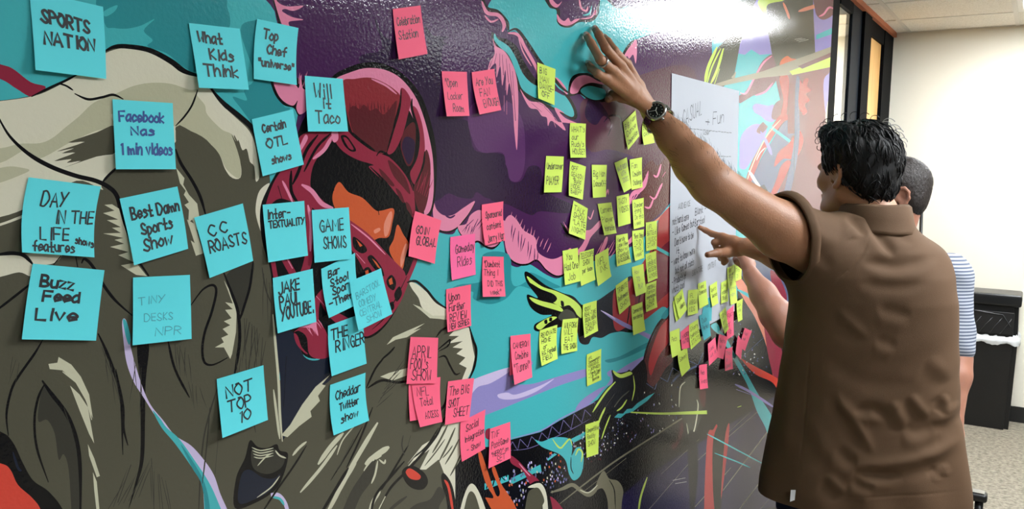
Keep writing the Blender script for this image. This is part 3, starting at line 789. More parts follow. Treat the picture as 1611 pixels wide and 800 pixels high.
# long brush strokes below
for pts, w in (([(594, 664), (576, 694), (556, 728), (536, 765), (514, 805)], 7), ([(566, 660), (540, 690), (530, 715)], 2), ([(540, 680), (520, 702), (500, 730)], 7),
               ([(530, 700), (505, 735), (472, 774)], 5), ([(482, 694), (470, 704), (460, 716)], 4), ([(612, 702), (594, 714), (574, 730)], 9), ([(600, 716), (585, 724), (572, 740)], 4),
               ([(594, 724), (590, 745), (584, 760)], 3), ([(596, 722), (604, 728), (606, 722)], 3), ([(560, 728), (540, 760), (520, 800)], 4), ([(598, 772), (586, 790), (580, 815)], 6), ([(606, 780), (596, 800)], 5)):
    line('hair', pts, w)
for pts, w in (([(482, 700), (462, 732), (432, 775), (408, 812)], 3), ([(548, 735), (530, 765), (500, 815)], 5), ([(590, 722), (580, 752), (560, 785), (540, 815)], 4), ([(642, 700), (618, 740), (600, 770)], 3),
               ([(636, 725), (612, 752), (590, 780), (582, 815)], 4), ([(570, 670), (548, 710), (520, 755)], 2), ([(586, 640), (566, 690), (545, 735)], 3)):
    line('black', pts, w)
poly('dol', [(585, 725), (590, 732), (584, 756), (566, 782), (545, 830), (530, 830), (548, 780), (566, 750)])
poly('dol', [(690, 765), (700, 778), (690, 800), (700, 830), (620, 830), (650, 795), (676, 785)])
line('dol', [(640, 780), (615, 800), (600, 825)], 5); line('dol', [(556, 690), (530, 740)], 3); line('dol', [(634, 684), (632, 700), (636, 716)], 2); line('dol', [(646, 684), (640, 705)], 2)
poly('black', [(632, 742), (640, 733), (653, 733), (668, 744), (673, 758), (665, 769), (650, 768), (638, 758)]); poly('red', [(638, 742), (645, 736), (661, 747), (658, 754), (645, 752)])
poly('black', [(694, 748), (699, 744), (710, 760), (716, 785), (722, 830), (708, 830), (702, 785), (696, 765)]); line('red', [(699, 754), (706, 768), (714, 815)], 4)

# --- lavender cloud streaks
poly('lav', [(730, 612), (760, 594), (800, 578), (832, 570), (836, 574), (805, 600), (832, 604), (870, 594), (926, 579), (926, 590), (880, 606), (820, 630), (780, 646), (728, 662)])
poly('llav', [(736, 602), (772, 586), (804, 577), (800, 585), (772, 602), (752, 608), (738, 622)])
poly('llav', [(783, 620), (798, 617), (812, 620), (850, 606), (872, 595), (846, 614), (820, 625), (800, 628), (786, 626)])
line('lav', [(832, 570), (838, 568)], 3)
poly('lav', [(1040, 548), (1000, 566), (976, 580), (960, 592), (955, 586), (962, 582), (958, 600), (930, 632), (906, 645), (912, 632), (930, 618), (955, 606), (1000, 600), (1030, 570)])
poly('dteal', [(952, 566), (975, 560), (1010, 542), (1030, 534), (1020, 545), (985, 562), (960, 570)])
poly('dteal', [(700, 462), (720, 448), (760, 440), (760, 400), (800, 400), (804, 440), (812, 450), (830, 440), (835, 428), (870, 445), (880, 452), (840, 455), (815, 450), (795, 470), (770, 478), (745, 470), (742, 458), (704, 466)])

# --- stadium
poly('dark', [(716, 735), (735, 705), (770, 702), (800, 692), (850, 679), (880, 661), (920, 640), (950, 622), (980, 596), (1010, 566), (1045, 545), (1060, 520), (1160, 470), (1160, 400), (1345, 400), (1345, 860), (716, 860)], False)
poly('black', [(724, 728), (770, 716), (820, 700), (864, 690), (866, 710), (852, 712), (852, 722), (800, 745), (770, 752), (724, 760)], False)
line('lav', [(800, 690), (850, 677), (880, 659), (918, 640), (935, 632)], 2)
zz = [(800, 706), (806, 694), (814, 708), (818, 690), (830, 703), (836, 686), (846, 696), (852, 680), (862, 690), (868, 670), (880, 682), (886, 660), (898, 674), (903, 650), (915, 664), (920, 644), (930, 654), (936, 632)]
for a, b in zip(zz, zz[1:]): line('mauvegrey', [a, b], 1.1, taper=False)
line('mauvegrey', [(800, 708), (830, 705), (862, 692), (900, 674), (932, 656)], 1.1)
for k in range(7): line('black', [(770 + 30 * k, 722 - 12 * k), (800 + 30 * k, 712 - 13 * k)], 2)
zz2 = [(940, 634), (950, 640), (954, 624), (1000, 612), (1012, 620), (1016, 602), (1030, 612), (1036, 592), (1050, 600), (1058, 578), (1074, 588), (1082, 566), (1098, 574), (1106, 554)]
for a, b in zip(zz2, zz2[1:]): line('gblue', [a, b], 1.1, taper=False)
for q in ([(762, 770), (762, 760), (800, 746), (800, 756)], [(803, 752), (850, 730), (852, 742), (840, 744), (803, 762)], [(860, 722), (872, 712), (876, 714), (862, 724)], [(898, 690), (925, 676), (925, 684), (902, 696)], [(728, 790), (752, 765), (748, 778), (730, 800)]):
    poly('teal', q, False)
for k in range(9):
    line('black', [(765 + k * 10, 768 - k * 4.5), (770 + k * 10, 748 - k * 4)], 1.8, taper=False); line('black', [(764 + k * 10, 752 - k * 4), (774 + k * 10, 764 - k * 4.5)], 1.5, taper=False)
# crowd
_r = random.Random(21)
_cc = ['hair', 'gblue', 'lav', 'orange', 'llav', 'mauvegrey', 'gblue', 'sal']
for i in range(330):
    u = _r.random()
    x = 795 + u * 190
    y = 800 - u * 130 + _r.uniform(-52, 30) * (1 - .45 * u)
    if x < 860 and y < 728: continue
    s = 2.5 - 1.5 * u
    a = _r.uniform(-.6, .6)
    poly(_r.choice(_cc[:6] if u < .6 else ['white', 'gblue', 'dmar', 'lav']), [(x - s * .5, y), (x - s * .3 + a, y - s * 1.6), (x + s * .5 + a, y - s * 1.4), (x + s * .5, y + s * .4)], False)
for i in range(120):
    x = _r.uniform(930, 1100); y = 700 - (x - 930) * .50 + _r.uniform(-45, 30)
    line(_r.choice(['white', 'gblue', 'lav', 'dmar']), [(x, y), (x + _r.uniform(-1, 1), y + _r.uniform(1.5, 3.5))], 1.3, taper=False)
poly('black', [(885, 830), (960, 752), (1080, 672), (1180, 610), (1180, 650), (1060, 740), (960, 830)], False)
line('gold', [(880, 792), (960, 730), (1050, 672), (1100, 640)], 2.5); line('gold', [(916, 774), (985, 720)], 2)
poly('field', [(900, 845), (1010, 752), (1110, 690), (1215, 625), (1260, 600), (1260, 845)], False)
for a, b, w in (((1008, 815), (1082, 730), 2.5), ((1062, 830), (1150, 735), 4), ((1085, 735), (1180, 648), 3), ((1130, 780), (1225, 655), 5), ((1140, 830), (1240, 700), 4), ((1040, 745), (1100, 690), 2), ((1130, 700), (1200, 640), 3), ((1170, 830), (1240, 750), 3)):
    line('gold', [a, b], w * .9)
line('hair', [(1058, 755), (1078, 751)], 1.5); line('hair', [(1062, 760), (1080, 757)], 1.5); line('lime', [(1160, 640), (1166, 638)], 3)
# teal and beige drips
poly('teal', [(841, 691), (852, 694), (868, 688), (882, 687), (895, 690), (900, 702), (899, 716), (906, 704), (914, 704), (918, 720), (914, 745), (903, 755), (895, 745), (890, 725), (880, 714), (866, 708), (852, 702)])
line('lime', [(869, 690), (876, 700), (882, 704), (888, 698), (896, 690), (900, 700)], 2.5); line('lime', [(905, 716), (910, 706), (916, 712), (914, 726)], 2.5); line('black', [(898, 718), (898, 735), (902, 745)], 1.5)
line('gold', [(866, 774), (885, 768), (900, 762), (912, 770), (926, 778), (938, 768), (948, 752)], 6)
poly('gold', [(936, 770), (942, 750), (950, 740), (958, 752), (972, 756), (980, 770), (978, 790), (974, 830), (956, 830), (956, 790), (948, 768)])
line('hair', [(912, 770), (926, 774), (940, 762)], 2); line('black', [(958, 754), (966, 770), (968, 800)], 1.5)
poly('crim', [(803, 716), (815, 724), (830, 740), (848, 756), (835, 762), (822, 740), (804, 728)]); line('pink', [(816, 728), (828, 742), (834, 748)], 2)
poly('crim', [(862, 782), (876, 788), (892, 815), (862, 815)])
poly('orange', [(752, 706), (758, 714), (766, 738), (780, 778), (786, 772), (774, 740), (778, 734), (788, 760), (800, 778), (812, 800), (815, 830), (770, 830), (760, 785), (776, 782), (764, 760), (754, 725)])
poly('crim', [(764, 676), (772, 674), (772, 690), (764, 688)])
poly('black', [(822, 830), (826, 776), (838, 758), (852, 758), (864, 776), (868, 830)]); poly('cream', [(830, 766), (842, 760), (852, 761), (860, 780), (863, 830), (856, 830), (852, 782), (846, 768)]); poly('olive', [(826, 830), (829, 780), (838, 768), (848, 768), (856, 786), (852, 800), (856, 830)])
poly('black', [(718, 830), (724, 775), (738, 760), (748, 760), (762, 780), (780, 830)]); poly('cream', [(724, 800), (735, 766), (746, 762), (760, 790), (768, 830), (722, 830)]); poly('olive', [(728, 830), (732, 790), (740, 772), (750, 785), (758, 830)])
# --- clawed hand and dark sleeve, right of centre
poly('black', [(825, 428), (835, 430), (858, 448), (884, 460), (902, 466), (918, 480), (940, 472), (965, 455), (996, 436), (1000, 515), (975, 521), (960, 524), (946, 531), (932, 530), (925, 541), (912, 538), (905, 516), (882, 514), (862, 520), (842, 520), (841, 510), (855, 502), (868, 495), (850, 494), (834, 482), (829, 463), (846, 468), (829, 445)])
poly('lime', [(829, 434), (852, 450), (876, 458), (900, 470), (914, 484), (915, 500), (905, 492), (896, 480), (884, 482), (874, 478), (862, 470), (846, 458), (836, 448)])
poly('black', [(832, 444), (850, 454), (870, 462), (876, 470), (868, 476), (854, 470), (840, 458)]); poly('black', [(882, 473), (886, 474), (887, 481), (883, 481)])
poly('lime', [(833, 467), (852, 473), (878, 480), (886, 490), (870, 486), (850, 480), (838, 474)]); poly('lime', [(843, 513), (852, 505), (866, 498), (876, 499), (862, 508), (850, 518)])
poly('grol', [(878, 498), (890, 486), (905, 494), (912, 510), (900, 508), (886, 506)])
poly('black', [(856, 504), (860, 502), (861, 508), (857, 509)]); poly('black', [(864, 500), (868, 499), (868, 504), (864, 505)])
line('black', [(900, 484), (908, 500), (912, 515)], 3)
poly('redb', [(966, 456), (985, 446), (1006, 420), (1030, 380), (1036, 345), (1060, 335), (1060, 480), (1042, 482), (1012, 504), (986, 514), (970, 520), (964, 500)])
poly('dcrim', [(1012, 430), (1035, 395), (1060, 380), (1060, 445), (1040, 470), (1016, 492), (1000, 500), (1000, 460)])
line('black', [(1036, 345), (1030, 385), (1012, 440), (1000, 500)], 2); line('black', [(984, 448), (990, 480), (986, 512)], 2); line('black', [(996, 440), (1008, 440), (1014, 460)], 2)
poly('lav', [(945, 488), (962, 496), (985, 508), (1010, 520), (1036, 532), (1056, 544), (1056, 550), (1030, 538), (1000, 522), (975, 510)])
line('llav', [(945, 488), (960, 496), (968, 502)], 2); line('teal', [(1030, 388), (1056, 402)], 5, taper=False)
poly('brown', [(1056, 488), (1044, 498), (1032, 518), (1020, 545), (1012, 575), (1018, 600), (1030, 606), (1046, 580), (1060, 560), (1060, 500)])
poly('redb', [(1056, 500), (1040, 512), (1028, 540), (1020, 570), (1024, 590), (1036, 560), (1056, 530)])
line('black', [(1055, 490), (1036, 508), (1020, 540), (1010, 575)], 3)
poly('dteal', [(1060, 480), (1048, 500), (1040, 498), (1052, 482)])
# dark dripping hand below
poly('black', [(962, 582), (972, 586), (985, 584), (990, 581), (998, 588), (1012, 566), (1018, 590), (1012, 620), (998, 640), (990, 655), (975, 652), (962, 664), (955, 680), (945, 690), (944, 665), (936, 660), (928, 648), (940, 628), (954, 610), (964, 600)])
poly('lime', [(964, 582), (976, 588), (990, 584), (994, 588), (978, 594), (968, 590)])
for pts, w in (([(968, 600), (954, 615), (942, 632), (932, 648)], 3), ([(996, 590), (998, 610), (994, 630)], 1.8), ([(986, 628), (978, 640), (970, 646)], 2.5), ([(952, 640), (945, 655), (940, 668)], 3), ([(960, 652), (952, 672), (946, 690)], 2)):
    line('lime', pts, w)
for pts, w in (([(990, 614), (976, 626), (966, 640)], 2), ([(966, 620), (952, 640)], 2)):
    line('grol', pts, w)
poly('teal', [(966, 656), (972, 650), (980, 650), (986, 643), (994, 642), (1002, 634), (1020, 622), (1030, 617), (1018, 630), (1004, 640), (994, 648), (984, 650), (976, 657)], False)
for k in range(5): line('black', [(1000 + 6 * k, 632 - 3 * k), (1006 + 6 * k, 618 - 3 * k)], 1.6, taper=False)
line('lime', [(1004, 806), (1008, 780), (1018, 750)], 3)
# hanging legs and red column
poly('grol', [(1068, 640), (1072, 605), (1084, 592), (1098, 595), (1105, 640), (1096, 674), (1086, 684), (1078, 668)])
line('hair', [(1068, 640), (1070, 610), (1078, 600)], 2); line('hair', [(1080, 665), (1084, 684), (1092, 676), (1098, 640), (1096, 628)], 1.8)
poly('dark', [(1082, 684), (1094, 684), (1098, 740), (1088, 830), (1084, 770)])
poly('redb', [(1112, 692), (1122, 675), (1128, 668), (1128, 700), (1122, 760), (1124, 830), (1108, 830)]); poly('black', [(1122, 690), (1138, 660), (1146, 668), (1136, 780), (1130, 830), (1122, 780)]); poly('redb', [(1140, 690), (1147, 665), (1145, 700), (1134, 785)])
poly('dmar', [(1066, 690), (1072, 660), (1074, 680), (1062, 706), (1056, 700)])
line('teal', [(1112, 682), (1146, 700), (1206, 732)], 2); line('teal', [(1124, 712), (1160, 726), (1180, 735)], 2)
poly('dmar', [(1103, 600), (1110, 612), (1108, 640), (1100, 625)])

line('lime', [(992, 648), (1040, 650), (1078, 649), (1112, 648)], 2, w2=6, taper=False)
# --- right end of the panel
poly('teal', [(1120, 60), (1322, 60), (1322, 330), (1170, 330), (1120, 160)], False)
poly('lav', [(1130, -20), (1330, -20), (1325, 100), (1216, 120), (1212, 85), (1195, 86), (1182, 78), (1172, 86), (1160, 84), (1150, 60)], False)
poly('purple', [(1060, -20), (1112, -20), (1106, 20), (1090, 12), (1060, 14)], False)
poly('grol', [(1108, 132), (1116, 100), (1130, 74), (1142, 62), (1148, -20), (1200, -20), (1180, 20), (1164, 70), (1160, 92), (1154, 124), (1138, 136)], False)
poly('teal', [(1108, -20), (1150, -20), (1146, 15), (1110, 10)], False)
poly('grol', [(1194, -20), (1204, 30), (1212, 70), (1220, 122), (1284, 122), (1281, 50), (1278, -20)], False)
poly('lime', [(1193, 0), (1228, -12), (1234, 0), (1208, 7), (1206, 24), (1200, 20)])
line('lime', [(1109, 132), (1114, 106), (1128, 74)], 5); line('lime', [(1112, 132), (1120, 105), (1134, 76)], 2.5); line('lime', [(1118, 132), (1128, 110), (1138, 76)], 4); line('lime', [(1124, 132), (1132, 108)], 3)
poly('beam', [(1150, 122), (1158, 112), (1156, 124)], False)
line('sal', [(1232, 4), (1238, 18), (1242, 30)], 4); line('sal', [(1256, 18), (1282, 10), (1312, 4)], 6)
poly('mauve', [(1282, -15), (1322, -15), (1316, 16), (1300, 30), (1288, 28), (1282, 14)]); line('pink', [(1288, 26), (1296, 22), (1304, 12), (1312, 14)], 3)
poly('teal', [(1284, 55), (1318, 50), (1318, 60), (1284, 62)], False)
for k in range(3): line('white', [(1250 + 3 * k, 62 + 2 * k), (1262 + 5 * k, 60 + k)], 1.5)
poly('mauve', [(1163, 150), (1172, 145), (1186, 122), (1198, 98), (1212, 86), (1218, 92), (1222, 120), (1216, 134), (1200, 147), (1186, 150), (1172, 158), (1163, 162)])
line('pink', [(1164, 146), (1174, 146), (1186, 124), (1200, 100), (1214, 88)], 3); line('pink', [(1188, 150), (1204, 144), (1216, 130)], 3)
poly('mauve', [(1218, 115), (1326, 105), (1320, 420), (1205, 420), (1212, 260), (1225, 190), (1228, 160)], False)
poly('lav', [(1184, 168), (1190, 163), (1208, 166), (1218, 166), (1218, 190), (1206, 190), (1196, 182), (1187, 177)])
poly('mauve', [(1214, 186), (1218, 165), (1230, 157), (1236, 170), (1228, 186)])
poly('lav', [(1163, 245), (1165, 216), (1178, 199), (1194, 195), (1206, 204), (1196, 228), (1176, 262), (1168, 266), (1163, 262)])
poly('mauve', [(1190, 206), (1200, 192), (1208, 198), (1198, 210)])
poly('redb', [(1228, 180), (1242, 183), (1246, 188), (1232, 192), (1210, 225), (1196, 250), (1182, 285), (1172, 292), (1182, 256), (1206, 212)])
poly('gblue', [(1246, 186), (1252, 190), (1254, 208), (1244, 216), (1248, 240), (1238, 262), (1232, 270), (1226, 300), (1222, 330), (1192, 330), (1180, 296), (1196, 252), (1214, 222), (1232, 194)])
line('teal', [(1200, 190), (1222, 207), (1256, 232)], 4, w2=5); line('dcrim', [(1246, 130), (1246, 180), (1246, 210)], 14, taper=False); line('redb', [(1254, 122), (1260, 150), (1262, 176)], 11)
poly('redb', [(1258, 205), (1264, 220), (1258, 240), (1248, 250), (1232, 250), (1218, 262), (1224, 240), (1240, 226), (1250, 212)])
poly('orange', [(1228, 96), (1238, 88), (1246, 92), (1264, 94), (1262, 102), (1230, 106)])
poly('redb', [(1226, 122), (1240, 120), (1240, 150), (1236, 186), (1228, 182), (1232, 156)]); poly('dcrim', [(1262, 122), (1300, 118), (1298, 200), (1290, 260), (1270, 250), (1268, 200), (1272, 160)])
poly('gblue', [(1252, 124), (1258, 124), (1256, 160), (1258, 200), (1254, 250), (1244, 300), (1236, 330), (1228, 330), (1238, 280), (1248, 230), (1250, 180)])
poly('redb', [(1264, 126), (1272, 124), (1270, 136), (1276, 142), (1268, 148), (1274, 158), (1266, 164), (1270, 176), (1262, 180), (1260, 150)], True, 3)
poly('redb', [(1238, 252), (1228, 262), (1222, 280), (1214, 300), (1206, 318), (1212, 322), (1224, 300), (1236, 276), (1244, 256)])
line('hair', [(1172, 294), (1184, 258), (1206, 214), (1228, 188)], 2); line('lav', [(1196, 206), (1206, 224), (1214, 244)], 4, w2=6); line('white', [(1190, 252), (1196, 240), (1204, 232)], 1.5)
line('dgrn', [(1250, 110), (1249, 330)], 0.8, taper=False)
line('white', [(1178, 268), (1192, 290), (1214, 318)], 6, w2=3); poly('navy', [(1190, 296), (1202, 290), (1218, 318), (1204, 318)], False); poly('redb', [(1178, 292), (1190, 290), (1188, 300), (1178, 300)], False)
poly('lav', [(1296, 125), (1316, 120), (1310, 180), (1300, 185)]); line('hair', [(1306, 150), (1300, 180), (1302, 200)], 3)
poly('beam', [(1118, 134), (1150, 124), (1200, 112), (1322, 82), (1320, 100), (1240, 118), (1200, 122), (1150, 132), (1122, 138)], False)
poly('lime', [(1242, 112), (1322, 96), (1319, 112), (1246, 118)], False); poly('mauve', [(1255, 104), (1316, 88), (1314, 94), (1262, 108)], False)
# below the paper, behind the arms
poly('gblue', [(1155, 415), (1185, 395), (1250, 420), (1250, 480), (1222, 470), (1200, 445), (1175, 440)]); poly('navy', [(1160, 405), (1180, 400), (1186, 440), (1172, 432)])
poly('crim', [(1212, 425), (1226, 436), (1238, 468), (1228, 478), (1216, 452)])
poly('sal', [(1156, 442), (1166, 438), (1186, 470), (1206, 505), (1222, 548), (1228, 600), (1230, 628), (1218, 600), (1206, 545), (1188, 500), (1172, 474)])
poly('crim', [(1202, 500), (1218, 520), (1232, 560), (1236, 610), (1228, 625), (1216, 590), (1206, 545)])
poly('red', [(1166, 564), (1188, 576), (1222, 594), (1230, 604), (1230, 628), (1216, 602), (1188, 588)])
line('teal', [(1160, 455), (1182, 468), (1192, 480)], 5); poly('teal', [(1118, 512), (1128, 508), (1134, 525), (1126, 522)])
poly('teal', [(1132, 520), (1142, 530), (1156, 556), (1176, 590), (1194, 622), (1212, 650), (1216, 664), (1212, 690), (1202, 668), (1190, 645), (1176, 606), (1154, 566), (1140, 540)])
line('lav', [(1156, 604), (1180, 616), (1220, 642)], 4); line('lav', [(1158, 612), (1186, 622)], 2)
_r = random.Random(5)
for i in range(110):
    x = _r.uniform(1150, 1215); y = _r.uniform(500, 590)
    if x > 1180 + (y - 500) * .35: continue
    line(_r.choice(['white', 'gblue', 'lav']), [(x, y), (x + _r.uniform(-2, 2), y + _r.uniform(-3, 3))], 1.2, taper=False)
line('gblue', [(1168, 560), (1202, 530)], 2); line('gblue', [(1058, 600), (1070, 588), (1096, 575)], 3, taper=False)

# material: flat printed colours under a glossy, slightly pebbled film
M_mural = bpy.data.materials.new('glossy_mural_print')
M_mural.use_nodes = True
_nt = M_mural.node_tree
_b = _nt.nodes['Principled BSDF']
_a = _nt.nodes.new('ShaderNodeVertexColor'); _a.layer_name = 'print'
_nt.links.new(_a.outputs['Color'], _b.inputs['Base Color'])
_b.inputs['Roughness'].default_value = 0.10
_b.inputs['Specular IOR Level'].default_value = 0.38
_tc = _nt.nodes.new('ShaderNodeTexCoord')
_n = _nt.nodes.new('ShaderNodeTexNoise'); _n.inputs['Scale'].default_value = 170; _n.inputs['Detail'].default_value = 2.5
_nt.links.new(_tc.outputs['Object'], _n.inputs['Vector'])
_bp = _nt.nodes.new('ShaderNodeBump'); _bp.inputs['Strength'].default_value = 0.19; _bp.inputs['Distance'].default_value = 0.002
_nt.links.new(_n.outputs['Fac'], _bp.inputs['Height'])
_nt.links.new(_bp.outputs[0], _b.inputs['Normal'])
MURAL = link_mesh('wall_mural', MU.v, MU.f, [M_mural])
_ca = MURAL.data.color_attributes.new('print', 'FLOAT_COLOR', 'CORNER')
_cols = np.empty((len(MURAL.data.loops), 4), dtype=np.float32)
_lin = {k: rgba(v) for k, v in PAL.items()}
for p, c in zip(MURAL.data.polygons, MU_COL):
    _cols[p.loop_start:p.loop_start + p.loop_total] = _lin[c]
_ca.data.foreach_set('color', _cols.ravel())
tag(MURAL, 'glossy comic-style football mural covering the long wall behind the sticky notes', 'mural')
print('mural levels', _layer[0])
MURAL_Y = -0.0002 - LSTEP * (_layer[0] + 2)
# ------------------------------------------------------------------ hand lettering: strokes on a 0-6 grid, baseline y = 2, capitals to 8
GL = {
'A': "-023862 -1444", 'B': "-0208 0838473505 0535533202", 'C': "573816143253", 'D': "-0208 0838653202", 'E': "-480802 42-02 -0545", 'F': "-580802 -0545",
'G': "573816143252 -525535", 'H': "-0208 -5258 -0555", 'I': "-2822", 'J': "4844321203", 'K': "-0208 -480542", 'L': "-080242", 'M': "-0208346862",
'N': "-02085258", 'O': "3806043254563818", 'P': "-0208 0838563505", 'Q': "38060432545638 -4462", 'R': "-0208 0838563505 -2552", 'S': "5738172544533203",
'T': "-0868 -3832", 'U': "0804325458", 'V': "-083268", 'W': "-0812354258", 'X': "-0852 -0258", 'Y': "-0835 -6812", 'Z': "-08580252",
'a': "4626041233 -4642", 'b': "-0802 0526442202", 'c': "45260412 1243", 'd': "4626041243 -4842", 'e': "044445260412 1243", 'f': "482722 -0545", 'g': "4626041243 46413000",
'h': "-0802 04264542", 'i': "-1612 -1718", 'j': "26211000 -2728", 'k': "-0802 -460442", 'l': "-1812", 'm': "-0602 042532 345562", 'n': "-0602 04264542", 'o': "26040322434526",
'p': "-0600 0526442202", 'q': "4626041243 -4640", 'r': "-0602 041646", 's': "45261534432202", 't': "-2822 2242 -0545", 'u': "0604124346 -4642", 'v': "-062246", 'w': "-0612354266",
'x': "-0642 -0246", 'y': "-0623 -4610", 'z': "-06460242", '0': "28060422444628", '1': "-172822", '%': "-0258 0817 5253", '+': "-0555 -3337", '-': "-0545", '.': "-2223", ',': "-2311",
'"': "-1816 -3836", "'": "-1816", '?': "0728473525 -2223", '/': "-0258", ':': "-2223 -2526", '_': "-0262", '!': "-2824 -2223",
}
GL['E'] = "-480802 -0242 -0545"
def text_strokes(s, rnd):
    out, x = [], 0.0
    for ch in s:
        if ch == ' ':
            x += 4.0
            continue
        g = GL.get(ch) or GL.get(ch.upper()) or GL['-']
        mx = 0
        dy = rnd.uniform(-.25, .25)
        sl = rnd.uniform(-.05, .10)
        for st in g.split():
            straight = st[0] == '-'
            d = st.lstrip('-')
            pts = [(int(d[i]), int(d[i + 1])) for i in range(0, len(d) - 1, 2)]
            mx = max(mx, max(p[0] for p in pts))
            pts = [(p[0] + rnd.uniform(-.18, .18) + sl * (p[1] - 2), p[1] - 2 + dy + rnd.uniform(-.18, .18)) for p in pts]
            if len(pts) > 2 and not straight:
                pts = [(v[0], v[1]) for v in catmull([(a, b, 0) for a, b in pts], 4)]
            elif len(pts) == 2:
                (a, b), (c, e) = pts
                pts = [(a, b), ((a + c) / 2 + rnd.uniform(-.1, .1), (b + e) / 2), (c, e)]
            out.append([(x + a, b) for a, b in pts])
        x += mx + 1.7
    return out, max(x - 1.7, 1)

CYAN = mat('cyan_note_paper', (92, 222, 232), 0.75, var=0.03, vscale=30)
PINK = mat('pink_note_paper', (255, 98, 132), 0.75, var=0.03, vscale=30)
HOTP = mat('hot_pink_note_paper', (255, 104, 160), 0.75, var=0.03, vscale=30)
YELL = mat('yellow_green_note_paper', (206, 232, 92), 0.75, var=0.03, vscale=30)
TEALN = mat('teal_note_paper', (70, 170, 180), 0.75, var=0.03, vscale=30)
INK = mat('black_marker_ink', (22, 24, 30), 0.6)
INKB = mat('blue_marker_ink', (24, 70, 140), 0.6)
INKF = mat('faint_blue_pen', (70, 160, 176), 0.6)
INKG = mat('grey_pencil', (120, 122, 124), 0.7)
INKT = mat('dark_pen', (40, 36, 44), 0.6)
WHITEP = mat('white_chart_paper', (176, 181, 190), 0.6, bump=0.1, bscale=20)

def note(name, mats, corners, base, lift, lines, seed, width=None, curl=1.0, hmax=None, parent=None):
    """a paper sheet stuck along its top edge; corners are TL, TR, BR, BL; lines: text or (text, u0, u1, v, height) with u, v in 0..1 (v from the top)"""
    rnd = random.Random(seed)
    lr = rnd.uniform(0.45, 1.0)
    lb = (lift * (1 if rnd.random() < .6 else lr), lift * lr)       # left, right bottom lift
    yb = MURAL_Y - 0.0012 - base
    top = [on_y(*corners[0], yb), on_y(*corners[1], yb)]
    bot = [on_y(*corners[3], yb - lb[0]), on_y(*corners[2], yb - lb[1])]
    bow = rnd.uniform(-0.0012, 0.0012)
    c0 = (top[0] + top[1] + bot[0] + bot[1]) / 4
    def P(u, v, off=0.0):
        a = top[0].lerp(top[1], u)
        b = bot[0].lerp(bot[1], u)
        p = a.lerp(b, v)
        l = lb[0] * (1 - u) + lb[1] * u
        p.y = yb - l * (max(0.0, v - .12) / .88) ** (1.7 * curl) - off
        p.x += bow * math.sin(math.pi * v) * 2 + 0.0006 * math.sin(3 * u)
        return p - c0
    n = 8
    V = [P(i / n, j / n) for j in range(n + 1) for i in range(n + 1)]
    F = [(j * (n + 1) + i, (j + 1) * (n + 1) + i, (j + 1) * (n + 1) + i + 1, j * (n + 1) + i + 1) for j in range(n) for i in range(n)]
    M = [0] * len(F)
    w = (width or 0.0017) * (1.1 if ((top[1] - top[0]).length < .2 and corners[0][0] < 830) else 1.0)
    W = (top[1] - top[0]).length
    H = (bot[0] - top[0]).length
    auto = [l for l in lines if isinstance(l, str)]
    k = 0
    hh = min(0.17, 0.62 / max(len(auto), 1)) if auto else 0
    if hmax: hh = min(hh, hmax)
    for l in lines:
        if isinstance(l, str):
            m = len(auto)
            v0 = 0.10 + (0.84 / m if m > 1 else .3) * (k + .5) + hh * .4 if m > 2 else 0.16 + .26 * k + hh
            S, tw = text_strokes(l, rnd)
            sc = hh / 6.0
            full = tw * sc * H / W
            u0 = 0.08 + rnd.uniform(0, .07) + (.04 * k if full < .55 else 0)
            if full > 0.9 - u0: sx = (0.92 - u0) / tw
            else: sx = sc * H / W
            slope = rnd.uniform(-.06, .02)
            k += 1
        else:
            txt, u0, u1, v0, h = l[:5]
            slope = l[5] if len(l) > 5 else 0.0
            S, tw = text_strokes(txt, rnd)
            sc = h / 6.0
            sx = (u1 - u0) / tw
        for st in S:
            pts = []
            for a, b in st:
                u = u0 + a * sx
                v = v0 - b * sc + slope * (a * sx)
                pts.append((min(max(u, .015), .985), min(max(v, .015), .985)))
            q = [Vector((a * W, b * H, 0)) for a, b in pts]
            b0 = len(V)
            for i, (a, b) in enumerate(pts):
                d = q[min(i + 1, len(q) - 1)] - q[max(i - 1, 0)]
                if d.length < 1e-7: d = Vector((1, 0, 0))
                d.normalize()
                if i == 0: e = -d * w * .4
                elif i == len(pts) - 1: e = d * w * .4
                else: e = Vector((0, 0, 0))
                nn = Vector((-d.y, d.x, 0)) * w * .5
                for s in (1, -1):
                    r = q[i] + e + nn * s
                    V.append(P(r.x / W, r.y / H, 0.0003))
            for i in range(len(pts) - 1):
                F.append((b0 + 2 * i, b0 + 2 * i + 1, b0 + 2 * i + 3, b0 + 2 * i + 2))
                M.append(l[6] if not isinstance(l, str) and len(l) > 6 else 1)
    o = link_mesh(name, V, F, mats, parent, False, M)
    o.location = c0 if parent is None else (0, 0, 0)
    return o

G_C, G_P, G_Y, G_Z = 'cyan sticky notes on the mural', 'pink sticky notes on the mural', 'yellow-green sticky notes on the mural', 'sticky notes at the foot of the white chart'
